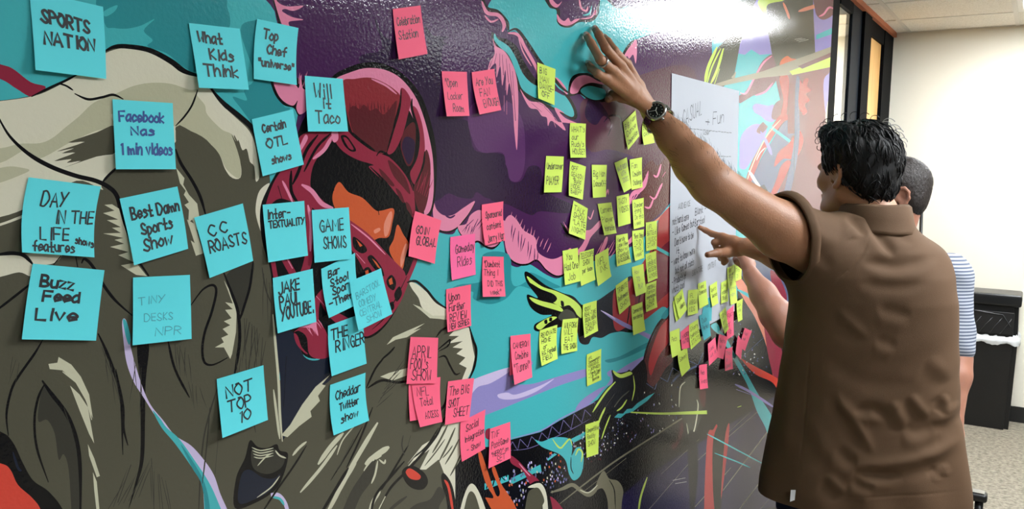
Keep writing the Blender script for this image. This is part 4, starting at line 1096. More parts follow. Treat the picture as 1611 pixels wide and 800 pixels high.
# (paper, corners TL TR BR BL, height of base above mural in mm, lift of lower edge in mm, lines, label, ink, stroke width mm)
NOTES = [
 (CYAN, [(46,-16),(162,10.6),(167,124),(56,110)], 0, 7, [('SPORTS',.12,.77,.37,.16,.06),('NATION',.14,.83,.64,.16)], 'cyan sticky note reading SPORTS NATION at the top left corner', INK, 2.6),
 (CYAN, [(297,36),(377,45),(391.5,141),(313,138)], 0, 10, [('What',.13,.58,.28,.16),('Kids',.30,.76,.54,.16),('Think',.14,.80,.80,.18)], 'cyan sticky note reading What Kids Think', INK, 2.4),
 (CYAN, [(404.6,29.4),(469.5,44),(467,133.7),(399.6,124)], 0, 8, [('Top',.18,.52,.30,.16),('Chef',.27,.74,.54,.15),('"universe"',.10,.93,.76,.12)], 'cyan sticky note with a quoted third line at the purple cloud edge', INK, 2.4),
 (CYAN, [(479.6,119),(539.3,124),(547.8,206.6),(484.6,206.6)], 0, 6, [('Will',.22,.64,.38,.25),('it',.40,.60,.57,.18),('Taco',.20,.80,.85,.22)], 'cyan sticky note reading Will it Taco over the red helmet', INK, 2.2),
 (CYAN, [(177,156),(271.7,162),(276.8,266),(182.3,266)], 0, 7, [('Facebook',.09,.82,.30,.14),('Nas',.27,.64,.50,.12),('1 min videos',.09,.94,.78,.16)], 'cyan sticky note written in blue, on the cream hood', INKB, 2.2),
 (CYAN, [(396.2,187.3),(461,171.5),(478,258.6),(413.4,277)], 0, 8, [('Certain',.18,.74,.28,.14),('OTL',.22,.70,.56,.16),('shows',.26,.72,.84,.12)], 'cyan sticky note with shows on its last line, left of the red helmet', INK, 2.2),
 (CYAN, [(45,278.6),(158.6,293),(148.5,404.5),(34.8,396.7)], 0, 8, [('DAY',.22,.56,.36,.19,-.1),('IN THE',.42,.96,.58,.17,-.1),('LIFE',.24,.62,.80,.16),('shows',.72,.99,.82,.09,.15),('features',.14,.70,.96,.13)], 'cyan sticky note reading DAY IN THE LIFE at the left edge', INK, 1.7),
 (CYAN, [(188,312.3),(279,293),(296,391),(211,417)], 0, 9, [('Best Damn',.12,.94,.34,.17,.04),('Sports',.22,.76,.60,.16),('Show',.20,.72,.84,.17)], 'cyan sticky note reading Best Damn Sports Show', INK, 2.3),
 (CYAN, [(305.5,342),(382,319.7),(398.3,410),(329.8,437)], 0, 9, [('CC',.16,.56,.36,.18,.05),('ROASTS',.12,.92,.62,.19,.05)], 'tilted cyan sticky note reading CC ROASTS', INK, 2.1),
 (CYAN, [(51.6,414.3),(164.4,424.7),(151,535.4),(34.4,533.4)], 0, 7, [('Buzz',.14,.58,.28,.14,.08),('Feed',.20,.68,.48,.13),('Live',.14,.68,.74,.15)], 'cyan sticky note in bold marker under DAY IN THE LIFE', INK, 2.6),
 (CYAN, [(209.3,436.2),(298.7,432),(301.4,532.7),(208.6,542.8)], 0, 7, [('TINY',.08,.52,.42,.11,-.05),('DESKS',.18,.66,.67,.11),('NPR',.36,.80,.90,.12)], 'cyan sticky note with faint pen, below Best Damn Sports Show', INKF, 0.9),
 (CYAN, [(341,595.8),(414.4,574),(421.5,660),(350,688.6)], 0, 12, [('NOT',.16,.70,.38,.20,.02),('TOP',.16,.66,.63,.20,.02),('10',.36,.62,.86,.18)], 'cyan sticky note reading NOT TOP 10', INK, 2.0),
 (CYAN, [(413,321.8),(478.6,315.7),(484.6,401.8),(422.2,412.6)], 0, 6, [('Inter-',.07,.62,.26,.16),('TEXTUALITY',.10,.97,.42,.12)], 'cyan sticky note with a hyphenated long word, beside the face cage', INK, 2.0),
 (CYAN, [(490.4,330.2),(548.8,325.8),(553.8,406.8),(494.8,413)], 1.2, 8, [('GAME',.16,.80,.42,.22),('SHOWS',.24,.86,.76,.22)], 'cyan sticky note reading GAME SHOWS', INK, 1.9),
 (CYAN, [(429,437),(492,422.4),(497.6,506),(437,524)], 0, 7, [('JAKE',.12,.62,.32,.20),('PAUL',.12,.60,.56,.20),('YOUTUBE.',.12,.94,.80,.22)], 'cyan sticky note with three bold lines below the hyphenated word note', INK, 2.4),
 (CYAN, [(505.4,422.6),(558.6,397.4),(567,476),(517.4,500)], 0, 5, [('Bar',.18,.50,.24,.13),('Stool',.22,.74,.44,.14),('Spor',.24,.72,.62,.15),('-Theme',.10,.92,.82,.14)], 'cyan sticky note half covered by a faintly pencilled one', INK, 2.2),
 (CYAN, [(550,442.4),(599.4,421.6),(617.4,493.4),(564,520)], 4.5, 9, [('BARSTOOL',.12,.86,.40,.13,-.1),('COMEDY',.14,.66,.58,.13),('CENTRAL',.12,.76,.76,.13),('SHOW',.26,.70,.93,.12)], 'cyan sticky note with faint pen lapping over two other cyan notes', INKF, 0.9),
 (CYAN, [(516,512),(571,492),(576.8,571.5),(521.8,591.4)], 0, 6, [('THE',.08,.52,.30,.20,.04),('RINGER',.18,.99,.58,.22)], 'cyan sticky note reading THE RINGER', INK, 2.2),
 (CYAN, [(519.4,605),(575,585.7),(580.8,661),(525,684.6)], 0, 7, [('Cheddar',.14,.84,.34,.17),('Twitter',.24,.78,.58,.14),('show',.24,.72,.82,.14)], 'lowest cyan sticky note, right of the dark navy shape', INK, 2.0),
 (PINK, [(618,14),(661.6,8.4),(672.6,84.4),(627.4,93.4)], 0, 8, [('Celebration',.08,.90,.34,.16),('Station',.10,.76,.62,.17)], 'pink sticky note reading Celebration Station at the top', INKT, 1.4),
 (PINK, [(695,111.6),(734.6,113),(738.5,182),(703,183)], 0, 10, [('"Open',.08,.56,.34,.18),('Locker',.14,.74,.62,.16),('Room',.30,.76,.90,.18)], 'pink sticky note reading Open Locker Room', INKT, 1.2),
 (PINK, [(742,113.4),(777.6,108),(788.7,173),(754.7,180)], 0, 9, [('Are You',.12,.84,.34,.18),('FAN',.22,.64,.60,.18),('ENOUGH',.28,.94,.86,.18)], 'pink sticky note reading Are You FAN ENOUGH', INKT, 1.4),
 (PINK, [(653,331.6),(694.4,346.6),(684,414.6),(642.6,402.6)], 0, 5, [('GOIN',.14,.62,.46,.16,-.1),('GLOBAL',.20,.94,.70,.18,-.1)], 'pink sticky note reading GOIN GLOBAL beside the helmet', INKT, 1.8),
 (HOTP, [(708.6,372.6),(747.6,367),(748.4,431.6),(711,440.6)], 0, 5, [('Gameday',.18,.96,.40,.20),('Rides',.26,.84,.72,.22)], 'hot pink sticky note reading Gameday Rides', INKT, 1.4),
 (PINK, [(758,321.6),(792,316.4),(795,378),(763.4,386)], 0, 6, [('Sponsored',.16,.92,.36,.16),('content',.18,.86,.64,.16),('Jerry Mgr',.16,.97,.94,.17)], 'pink sticky note reading Sponsored content on the pink cloud edge', INKT, 1.5),
 (PINK, [(759.4,403),(792.4,403.6),(795.4,466),(759.6,466.6)], 0, 8, [('"Dumbest',.06,.80,.26,.15),('Thing I',.06,.70,.48,.15),('DID THIS',.22,.90,.74,.13),('week"',.32,.80,.95,.13)], 'pink sticky note reading Dumbest Thing I DID THIS week', INKT, 1.2),
 (PINK, [(702,454.6),(741,447),(741.4,512),(704.4,522.4)], 0, 4, [('Upon',.10,.52,.30,.18),('Further',.10,.74,.54,.17),('REVIEW',.12,.80,.78,.18),('NEW SERIES',.08,.90,.95,.13)], 'pink sticky note reading Upon Further REVIEW', INKT, 1.5),
 (PINK, [(646,529.4),(689.4,531),(687.4,602.6),(639.4,603.6)], 2.5, 5, [('APRIL',.10,.76,.44,.24),('FOOL\'s',.08,.66,.68,.22),('SHOW',.14,.78,.92,.22)], 'pink sticky note reading APRIL FOOLs SHOW', INKT, 1.4),
 (PINK, [(643,598),(684,596),(686,655),(645,662)], 0, 4, [], 'blank pink sticky note mostly hidden behind the Total Access note', INKT, 1.2),
 (PINK, [(647,597),(693,592.6),(696,663),(661,671.6)], 1.2, 10, [('NFL',.14,.56,.36,.18),('Total',.20,.68,.58,.17),('ACCESS',.30,.86,.86,.15)], 'pink sticky note reading Total ACCESS under the APRIL note', INKT, 1.3),
 (PINK, [(705,599.4),(746,594),(738,660),(700,668)], 0, 5, [('The BIG',.08,.84,.34,.20),('SHOT',.08,.48,.62,.18),('SHEET',.30,.92,.86,.20)], 'pink sticky note reading The BIG SHOT SHEET', INKT, 1.4),
 (PINK, [(724.4,663),(763.6,643.6),(763.4,705),(726.6,726)], 1.6, 4, [('Social',.22,.72,.32,.18),('Integration',.16,.97,.58,.14),('- Show',.24,.80,.86,.14)], 'pink sticky note reading Social Integration Show', INKT, 1.3),
 (PINK, [(771,674),(802.6,663),(803.6,720),(768.4,736.4)], 0, 5, [('TNF',.06,.44,.28,.17),('PostGame',.10,.88,.54,.17),('"HERO" on',.10,.88,.76,.12),('SET',.34,.74,.94,.15)], 'lowest pink sticky note, over the dark stadium roof', INKT, 1.2),
 (PINK, [(803,529),(832,527),(829,583),(802,590)], 0, 4, [], 'blank pink sticky note just showing behind the Combine Tunnel note', INKT, 1.2),
 (PINK, [(803,528),(834.6,524.6),(837.4,593),(809.6,605)], 1.6, 13, [('CAMERON',.10,.88,.28,.12),('Combine',.16,.84,.52,.16),('"Tunnel"',.06,.90,.78,.18)], 'pink sticky note reading Combine Tunnel over the lavender streaks', INKT, 1.4),
 (YELL, [(845.4,98),(874,108.7),(872.4,165.4),(847,154.6)], 0, 4, ['BIG', 'MAN', 'DANCE-', 'OFF'], 'yellow-green sticky note highest on the mural, left of the raised hand', INKT, 1.4),
 (YELL, [(896.9,193),(921.9,194.4),(921.9,247.7),(897.7,247.7)], 0, 6, ["WHAT's", 'our', "Rudy's", 'HOUSE?'], 'yellow-green sticky note ending HOUSE with a question mark', INKT, 1.4),
 (YELL, [(859.2,245),(887,246),(883.4,302),(855.8,302.5)], 0, 6, [('Undercover',.08,.96,.36,.17),('PlAYER',.10,.76,.78,.22)], 'yellow-green sticky note reading Undercover PLAYER', INK, 1.7),
 (YELL, [(896.9,253.3),(921.9,261.8),(916.8,314),(895,307.4)], 0, 6, ['OFF', 'SEASON', '"Build', 'MODEL,', 'BABY"'], 'yellow-green sticky note reading OFF SEASON', INKT, 1.4),
 (YELL, [(931,258.9),(954.7,259.2),(953.4,309.5),(933,311)], 0, 6, [('Big Man',.08,.90,.36,.18),('DanceOff',.08,.96,.66,.18)], 'yellow-green sticky note with two lines right of OFF SEASON', INKT, 1.4),
 (YELL, [(980.2,192),(1000,173),(1005.7,213.9),(988.2,235.8)], 0, 3, ['Big Man', 'Dance', 'Competition'], 'yellow-green sticky note reading Dance Competition just below the watch', INKT, 1.4),
 (YELL, [(966.7,255.8),(986.2,247.2),(993.5,295.7),(981.7,302.7)], 0, 6, [('HAND BODY',.08,.92,.30,.14),('WITH',.26,.70,.50,.14),('SOCKS',.24,.84,.72,.15)], 'tilted yellow-green sticky note lapped by the Combine Challenge note', INKG, 1.3),
 (YELL, [(990.8,250.7),(1010,247.2),(1011,294.3),(994,298.4)], 1.5, 5, ['Fan', 'Combine', 'Challenge'], 'yellow-green sticky note reading Fan Combine Challenge', INKT, 1.3),
 (YELL, [(1010.6,196),(1027,190),(1030,224.4),(1013,228)], 0, 6, ['FAN', 'CAMP'], 'yellow-green sticky note half hidden behind the raised forearm', INKT, 1.4),
 (YELL, [(902.5,315.2),(924.8,327.7),(920.7,377),(894.8,366.8)], 0, 8, ['TALK', 'SHOW', '"LATE', 'NIGHT"'], 'yellow-green sticky note reading TALK SHOW LATE NIGHT', INK, 1.6),
 (YELL, [(940.2,320.4),(961.9,318),(970,366.4),(950.8,370)], 0, 6, ['Current', 'Player', 'Interaction'], 'yellow-green sticky note reading Current Player Interaction', INKT, 1.2),
 (YELL, [(970,308.7),(989.5,304.3),(992.2,351),(972.9,356.6)], 0, 6, [('TASTY',.12,.80,.28,.18),('VIDEOS',.14,.88,.56,.18)], 'yellow-green sticky note reading TASTY VIDEOS', INKT, 1.4),
 (YELL, [(994.8,314.7),(1012.7,310.8),(1013.5,355.8),(997.3,360.3)], 0, 6, ['Dumber', 'thing I', 'Do this', 'week'], 'yellow-green sticky note right of TASTY VIDEOS', INKT, 1.3),
 (YELL, [(1016,349.8),(1033.3,346.9),(1033.3,391),(1016.6,394.8)], 0, 4, ['NFL', 'BATTLE of', 'MUSIC', 'STAR'], 'yellow-green sticky note topmost of the three beside the chart edge', INKT, 1.3),
 (YELL, [(994.8,363),(1013,360.4),(1013.5,405.4),(999.2,410.2)], 0, 6, ['"Best Thing', 'I DID', 'THIS', 'week"'], 'yellow-green sticky note reading Best Thing I DID', INKT, 1.3),
 (YELL, [(969.2,370),(987.5,366.7),(993.2,412.2),(970.8,418.8)], 0, 4, ['Nerdy', 'Late Nite', 'Show w/', 'Football', 'ENCLOSURE'], 'yellow-green sticky note reading Nerdy Late Nite Show', INK, 1.4),
 (YELL, [(885,394.3),(909,389.4),(913,441.7),(889,448.2)], 0, 7, [('You',.20,.56,.30,.18),('Had One',.06,.92,.60,.20),('Job',.22,.70,.90,.20)], 'yellow-green sticky note reading You Had One Job', INKT, 1.5),
 (YELL, [(912,396.7),(934.2,390.6),(937,439.6),(914.4,449.4)], 0, 7, [('TELESCOPE',.06,.97,.22,.16),('SHOW',.24,.70,.44,.16),('per team',.18,.88,.66,.14)], 'yellow-green sticky note between You Had One Job and INK', INKT, 1.3),
 (YELL, [(936.3,401.4),(957.3,389.3),(961.9,434.4),(941,449.9)], 0, 7, [('NFL',.16,.66,.40,.22),('INK',.24,.80,.66,.20)], 'yellow-green sticky note reading INK in big capitals', INK, 1.5),
 (YELL, [(1015.5,399.5),(1032.5,394.1),(1034.5,437.2),(1019.5,443.9)], 0, 5, ['NFL', 'EXPERIENCE', 'HOSTED By', 'ANYONE'], 'yellow-green sticky note middle of the three beside the chart edge', INKT, 1.3),
 (YELL, [(994,419.8),(1012.2,414.6),(1017,459),(1000.5,466)], 0, 8, [('How',.16,.56,.28,.15),('TO',.28,.56,.54,.15),('PLAY',.36,.76,.80,.16)], 'yellow-green sticky note reading How TO PLAY', INKG, 1.2),
 (YELL, [(968.7,449),(987.5,435.6),(991.9,479),(974.5,494.5)], 0, 5, ['TRIBUTE', 'Retirement', 'SHOW'], 'yellow-green sticky note reading TRIBUTE Retirement SHOW', INKT, 1.3),
 (YELL, [(1016.6,446.6),(1032.8,440.6),(1034,483),(1016.6,490.5)], 0, 5, ['FOOTBALL', 'Fantasy', 'International', 'CLUB', 'DATA'], 'yellow-green sticky note lowest of the three beside the chart edge', INKT, 1.3),
 (YELL, [(993.5,481.2),(1010.6,474.2),(1015.5,519.2),(996.5,527)], 0, 9, [('Connected',.08,.94,.28,.15),('newsletter',.10,.94,.50,.15)], 'yellow-green sticky note reading Connected newsletter', INKT, 1.2),
 (YELL, [(917,478.6),(938.8,472),(941,520),(919.6,531)], 1.4, 6, ['100%', 'REAL-TIME', 'SOCIAL MEDIA', 'DRIVEN', 'SHOW'], 'yellow-green sticky note reading REAL-TIME DRIVEN SHOW on the claw wrist', INK, 1.4),
 (YELL, [(885.5,502.2),(909.9,499.7),(908.2,551.4),(883.4,556.3)], 0, 6, ['WILFORK', 'WILL', 'EAT', 'THE SHOW'], 'yellow-green sticky note with EAT on its third line', INK, 1.5),
 (YELL, [(849.3,519.2),(876.9,510.3),(877.4,564),(852.2,575.3)], 0, 9, ['RENOVATE', 'HOME', 'or', 'H.S. Football', 'FIELD'], 'yellow-green sticky note reading RENOVATE HOME', INK, 1.5),
 (YELL, [(923.2,557.4),(946,548.2),(946,597.2),(923.7,607.3)], 0, 2, ['NFL', 'Documentary', 'VERSIONS', '- JEOPARDY', '- Family Feud', '- Lip Sync', 'Battle'], 'yellow-green sticky note crowded with an underlined list', INK, 1.2),
 (YELL, [(921,667.4),(943,660.6),(941.3,713.3),(923,719.7)], 0, 3, [('Competitive',.06,.94,.26,.13),('Reality',.10,.70,.46,.14),('SHOW',.14,.70,.68,.15)], 'yellow-green sticky note lowest on the mural, over the crowd', INK, 1.3),
]
_kind = {'cyan': ('cyan_sticky_note', G_C), 'pink': ('pink_sticky_note', G_P), 'hot_': ('pink_sticky_note', G_P), 'yell': ('yellow_sticky_note', G_Y), 'teal': ('teal_sticky_note', G_Z)}
for i, (paper, cs, base, lift, lines, label, ink, wmm) in enumerate(NOTES):
    nm, grp = _kind[paper.name[:4]]
    o = note(nm, [paper, ink], cs, base / 1000.0, lift / 1000.0, lines, 100 + i, wmm / 1000.0)
    tag(o, label, 'sticky note', grp)

# ------------------------------------------------------------------ white flip-chart sheet taped to the mural
def chart():
    ink = [('CASUAL',.14,.40,.185,.056,-.22),('+',.46,.52,.170,.03,0),('Fun',.57,.74,.165,.05,-.1),
           ('not hard core',.03,.24,.547,.026,-.05),('- Like Games but',.03,.32,.588,.028,-.08),('Don\'t have to be',.06,.31,.627,.026,-.06),('it',.08,.12,.658,.024,0),
           ('- want to know more',.02,.33,.700,.027,-.08),('but not all stats',.07,.32,.735,.026,-.06),('- Products of',.03,.21,.775,.026,-.06),('whats cool',.03,.19,.806,.026,-.05),
           ('Blank &',.33,.49,.525,.028,-.05),('Barstool',.33,.47,.568,.028,-.05)]
    pencil = [('user',.43,.53,.205,.020,0),('cool',.43,.53,.262,.026,0),('AUDIENCE',.10,.26,.492,.020,-.05),('SIGNATURE',.30,.45,.765,.022,-.05),('CONTENT',.53,.66,.762,.022,-.05),
              ('______________',.24,.88,.188,.02,0),('__________',.44,.88,.290,.02,0)]
    o = note('chart_paper', [WHITEP, INKT, INKG], [(1057,115),(1163,143),(1155.5,489),(1053,543)], 0.0, 0.004, ink + [l + (2,) for l in pencil], 501, 0.0024)
    return tag(o, 'large white flip-chart sheet with handwriting, taped up behind the raised arm', 'paper')
CHART = chart()
CN = [
 (YELL, [(1058.5,474),(1070,462),(1075,494),(1064,506)], 0.5, 3, [], 'blank yellow-green note leftmost on the chart, behind the Social note', INKT),
 (YELL, [(1060.8,467),(1073.8,453.3),(1081,486.2),(1069.2,501.7)], 2.4, 8, [('Social',.16,.76,.36,.20),('videos',.30,.90,.72,.20)], 'yellow-green note reading Social, leftmost written one on the chart', INKT),
 (YELL, [(1083,456),(1098.2,454.5),(1098.2,492),(1082.2,496.4)], 0.5, 6, ['NFL', 'AMERICAN', 'KIDS'], 'yellow-green note reading AMERICAN KIDS on the chart', INK),
 (YELL, [(1098,446),(1110.7,441),(1114.7,477.7),(1100.6,485.7)], 0.5, 7, [('Event',.10,.70,.24,.16),('Obsession',.10,.94,.46,.16)], 'yellow-green note above the teal pair on the chart', INKT),
 (TEALN, [(1107.4,471),(1120,466),(1119.6,503.8),(1103,510)], 0.5, 3, [('TBL',.20,.70,.36,.18)], 'upper teal note on the chart', INKT),
 (TEALN, [(1100,496),(1115,489),(1118.3,527.4),(1107.4,535.5)], 2.6, 5, [('Dude',.20,.70,.34,.18),('Perfect',.16,.86,.62,.18)], 'lower teal note at the bottom edge of the chart', INKT),
 (YELL, [(1116.7,449),(1128.2,441.5),(1130.2,476.4),(1120.7,481.8)], 1.8, 6, [('Sports',.10,.80,.34,.17),('Secrets',.16,.92,.62,.17)], 'yellow-green note right of the teal pair on the chart', INKT),
 (YELL, [(1134.7,444.2),(1145.3,438.7),(1145.6,473.5),(1134.7,477.2)], 0.5, 3, ['Life', 'ordinary', 'Stud'], 'yellow-green note left of the overlapping pair at the chart edge', INK),
 (YELL, [(1147.2,448),(1157.8,443),(1160.2,475.6),(1149.7,479.2)], 0.5, 6, ['Trivia', 'night'], 'yellow-green note lower of the overlapping pair at the chart edge', INKG),
 (YELL, [(1144.5,420.9),(1155.4,415.5),(1157.5,448),(1146.4,454)], 2.4, 4, ['Will', 'power', 'TOP', '10'], 'yellow-green note upper of the overlapping pair at the chart edge', INKT),
 (YELL, [(1157,408),(1168.3,406.2),(1166.4,438.2),(1157.3,442.3)], 0.8, 5, ['Survive', 'Trip', 'ON'], 'yellow-green note highest at the right edge of the chart', INKT),
 (YELL, [(1159,474),(1168.7,468.8),(1168,502.2),(1161.4,506)], 0.0, 4, ['USA', 'Wife', 'IT'], 'yellow-green note right of the chart foot, on the dark mural', INKT),
 (YELL, [(1054.1,521.4),(1069.2,515.5),(1072,555),(1057.4,562.6)], 0.8, 6, [('Pets',.16,.66,.42,.18)], 'yellow-green note on the lower left corner of the chart', INKT),
 (PINK, [(1070.9,521.7),(1084.7,509.8),(1086.6,546),(1072.8,549.3)], 0.8, 4, [('MICRO',.14,.84,.44,.18),('NATION',.14,.90,.72,.18)], 'pink note leftmost of the pink ones under the chart', INK),
 (YELL, [(1084.4,510.3),(1098.2,501.4),(1103,534.7),(1087,549.6)], 1.8, 6, ['Story', 'behind', 'STATS'], 'yellow-green note left of the lower teal note', INKT),
 (YELL, [(1066,556),(1081,544.4),(1086,578.5),(1072.6,592)], 2.6, 5, [('Sammy',.12,.86,.40,.20)], 'yellow-green note reading Sammy, lowest yellow under the chart', INK),
 (PINK, [(1143.5,489),(1154.5,479.3),(1154.5,526.6),(1144,533.9)], 0.5, 4, ['Fact', 'or', 'fib'], 'pink note hanging behind the yellow-green one under the chart', INKT),
 (YELL, [(1131.8,492.7),(1142,482),(1146.4,516.8),(1140.2,525)], 2.4, 6, ['COME', 'on', 'inside'], 'yellow-green note over the pink one under the chart', INKT),
 (PINK, [(1131.3,525),(1145.3,529.5),(1138,564.7),(1127.7,561.5)], 0.0, 4, ['Retire', 'Me'], 'pink note tilted clockwise beside the Look Ahead pink note', INKT),
 (PINK, [(1113.6,540.7),(1125.3,529.8),(1129.4,561.5),(1115.5,575)], 1.5, 6, [('Look',.14,.66,.42,.18),('At It',.20,.86,.72,.18)], 'pink note reading Look At It under the chart', INK),
 (PINK, [(1141.5,548.5),(1152.6,545.2),(1153.2,579.8),(1140.7,583)], 1.5, 8, ['This', 'is', 'good'], 'pink note with curled foot below the tilted pink pair', INKG),
 (PINK, [(1171.6,515.2),(1183,520.5),(1172,551.4),(1163,546)], 0.0, 3, ['Fool', 'me'], 'pink note rightmost and most tilted under the chart', INKT),
 (PINK, [(1161.5,526.6),(1169.5,540),(1166,565.5),(1157.3,555.8)], 1.5, 5, [], 'pink note lapping the rightmost tilted pink one', INKT),
 (PINK, [(1100,573.7),(1112.3,572),(1114,610),(1101.3,612.3)], 0.0, 4, [('Pets',.20,.66,.40,.16),('Award',.20,.90,.76,.18)], 'pink note lowest of all, alone on the dark mural', INK),
]
for i, (paper, cs, base, lift, lines, label, ink) in enumerate(CN):
    nm = {'pink': 'pink_sticky_note', 'yell': 'yellow_sticky_note', 'teal': 'teal_sticky_note'}[paper.name[:4]]
    o = note(nm, [paper, ink], cs, 0.0035 + base / 1000.0, lift / 1000.0, lines, 300 + i, 0.0014)
    tag(o, label, 'sticky note', G_Z)
# ------------------------------------------------------------------ people: bodies grown as one smooth surface from blended round cones
class Field:
    def __init__(s, lo, hi, res):
        s.lo = np.array(lo, dtype=np.float64); s.res = res
        s.n = np.maximum(((np.array(hi) - s.lo) / res).astype(int) + 1, 4)
        s.F = np.full(tuple(s.n), 0.25, dtype=np.float32)
        s.ax = [s.lo[i] + res * np.arange(s.n[i]) for i in range(3)]
    def _sl(s, lo, hi):
        a = np.clip(((np.array(lo) - s.lo) / s.res).astype(int), 0, s.n - 1)
        b = np.clip(((np.array(hi) - s.lo) / s.res).astype(int) + 2, 1, s.n)
        return tuple(slice(a[i], max(b[i], a[i] + 1)) for i in range(3))
    def _grid(s, sl):
        return np.meshgrid(*[s.ax[i][sl[i]].astype(np.float32) for i in range(3)], indexing='ij')
    def _mix(s, sl, d, k, sub=False):
        f = s.F[sl]
        if sub:
            s.F[sl] = np.maximum(f, -d) if k <= 0 else -s._smin(-f, d, k)
        else:
            s.F[sl] = s._smin(f, d, k) if k > 0 else np.minimum(f, d)
    @staticmethod
    def _smin(a, b, k):
        h = np.maximum(k - np.abs(a - b), 0) / k
        return np.minimum(a, b) - h * h * k * 0.25
    def cone(s, a, b, ra, rb, k=0.01, sub=False):
        a, b = np.array(a, dtype=float), np.array(b, dtype=float)
        pad = max(ra, rb) + max(k, s.res * 3) + 0.03
        sl = s._sl(np.minimum(a, b) - pad, np.maximum(a, b) + pad)
        X, Y, Z = s._grid(sl)
        ba = b - a
        L = max(ba @ ba, 1e-9)
        t = np.clip(((X - a[0]) * ba[0] + (Y - a[1]) * ba[1] + (Z - a[2]) * ba[2]) / L, 0, 1)
        d = np.sqrt((X - a[0] - t * ba[0]) ** 2 + (Y - a[1] - t * ba[1]) ** 2 + (Z - a[2] - t * ba[2]) ** 2) - (ra + (rb - ra) * t)
        s._mix(sl, d.astype(np.float32), k, sub)
        return s
    def chain(s, pts, rad, k=0.004, join=0.01):
        """a finger or limb: its own pieces blend with k, the whole joins the field with join"""
        pts = [np.array(p, dtype=float) for p in pts]
        pad = max(rad) + join + 0.03
        sl = s._sl(np.min(pts, axis=0) - pad, np.max(pts, axis=0) + pad)
        X, Y, Z = s._grid(sl)
        D = None
        for i in range(len(pts) - 1):
            a, b = pts[i], pts[i + 1]
            ba = b - a
            L = max(ba @ ba, 1e-9)
            t = np.clip(((X - a[0]) * ba[0] + (Y - a[1]) * ba[1] + (Z - a[2]) * ba[2]) / L, 0, 1)
            d = np.sqrt((X - a[0] - t * ba[0]) ** 2 + (Y - a[1] - t * ba[1]) ** 2 + (Z - a[2] - t * ba[2]) ** 2) - (rad[i] + (rad[i + 1] - rad[i]) * t)
            D = d if D is None else s._smin(D, d, k)
        s._mix(sl, D.astype(np.float32), join)
        return s
    def ell(s, c, r, R=None, k=0.01, sub=False):
        """ellipsoid, R columns are its axes"""
        c, r = np.array(c, dtype=float), np.array(r, dtype=float)
        pad = max(r) + max(k, s.res * 3) + 0.03
        sl = s._sl(c - pad, c + pad)
        X, Y, Z = s._grid(sl)
        R = np.eye(3) if R is None else np.array(R, dtype=float)
        P = [(X - c[0]) * R[0, i] + (Y - c[1]) * R[1, i] + (Z - c[2]) * R[2, i] for i in range(3)]
        k0 = np.sqrt(sum((P[i] / r[i]) ** 2 for i in range(3)))
        k1 = np.sqrt(sum((P[i] / r[i] ** 2) ** 2 for i in range(3))) + 1e-9
        d = k0 * (k0 - 1) / k1
        s._mix(sl, d.astype(np.float32), k, sub)
        return s
    def column(s, zs, cx, cy, ra, rb, L, Fd, k=0.02, power=2.3, zcut=True):
        """a trunk: superellipse sections (half widths ra along L, rb along Fd) stacked in z"""
        zs = np.array(zs)
        pad = max(max(ra), max(rb)) + 0.08
        sl = s._sl((min(cx) - pad, min(cy) - pad, zs.min() - 0.05), (max(cx) + pad, max(cy) + pad, zs.max() + 0.05))
        X, Y, Z = s._grid(sl)
        zz = s.ax[2][sl[2]]
        I = lambda q: np.interp(zz, zs, q).astype(np.float32)[None, None, :]
        dx, dy = X - I(cx), Y - I(cy)
        u, w = dx * L[0] + dy * L[1], dx * Fd[0] + dy * Fd[1]
        a, b = I(ra), I(rb)
        q = (np.abs(u / a) ** power + np.abs(w / b) ** power + 1e-9) ** (1.0 / power)
        d = (q - 1) * np.minimum(a, b)
        if zcut:
            d = np.maximum(d, np.maximum(zs.min() - Z, Z - zs.max()))
        s._mix(sl, d.astype(np.float32), k)
        return s
    def cut(s, p, n):
        X, Y, Z = s._grid((slice(None),) * 3)
        s.F = np.maximum(s.F, ((X - p[0]) * n[0] + (Y - p[1]) * n[1] + (Z - p[2]) * n[2]).astype(np.float32))
        return s
    def mesh(s):
        F = s.F.copy()
        F[0], F[-1], F[:, 0], F[:, -1], F[:, :, 0], F[:, :, -1] = (0.1,) * 6
        S = F < 0
        nx, ny, nz = F.shape
        c = np.zeros((nx - 1, ny - 1, nz - 1), dtype=np.int8)
        for i in (0, 1):
            for j in (0, 1):
                for k in (0, 1):
                    c += S[i:nx - 1 + i, j:ny - 1 + j, k:nz - 1 + k]
        act = (c > 0) & (c < 8)
        idx = np.full(act.shape, -1, dtype=np.int64)
        A = np.argwhere(act)
        idx[act] = np.arange(len(A))
        acc = np.zeros((len(A), 3)); cnt = np.zeros(len(A))
        co = [(i, j, k) for i in (0, 1) for j in (0, 1) for k in (0, 1)]
        for a in co:
            for d in range(3):
                if a[d]: continue
                b = list(a); b[d] = 1
                fa = F[A[:, 0] + a[0], A[:, 1] + a[1], A[:, 2] + a[2]].astype(float)
                fb = F[A[:, 0] + b[0], A[:, 1] + b[1], A[:, 2] + b[2]].astype(float)
                m = (fa < 0) != (fb < 0)
                t = np.where(m, fa / np.where(m, fa - fb, 1), 0)
                p = np.array(a, dtype=float)[None, :].repeat(len(A), 0)
                p[:, d] += t
                acc[m] += p[m]; cnt[m] += 1
        V = (A + acc / np.maximum(cnt, 1)[:, None]) * s.res + s.lo
        Q = []
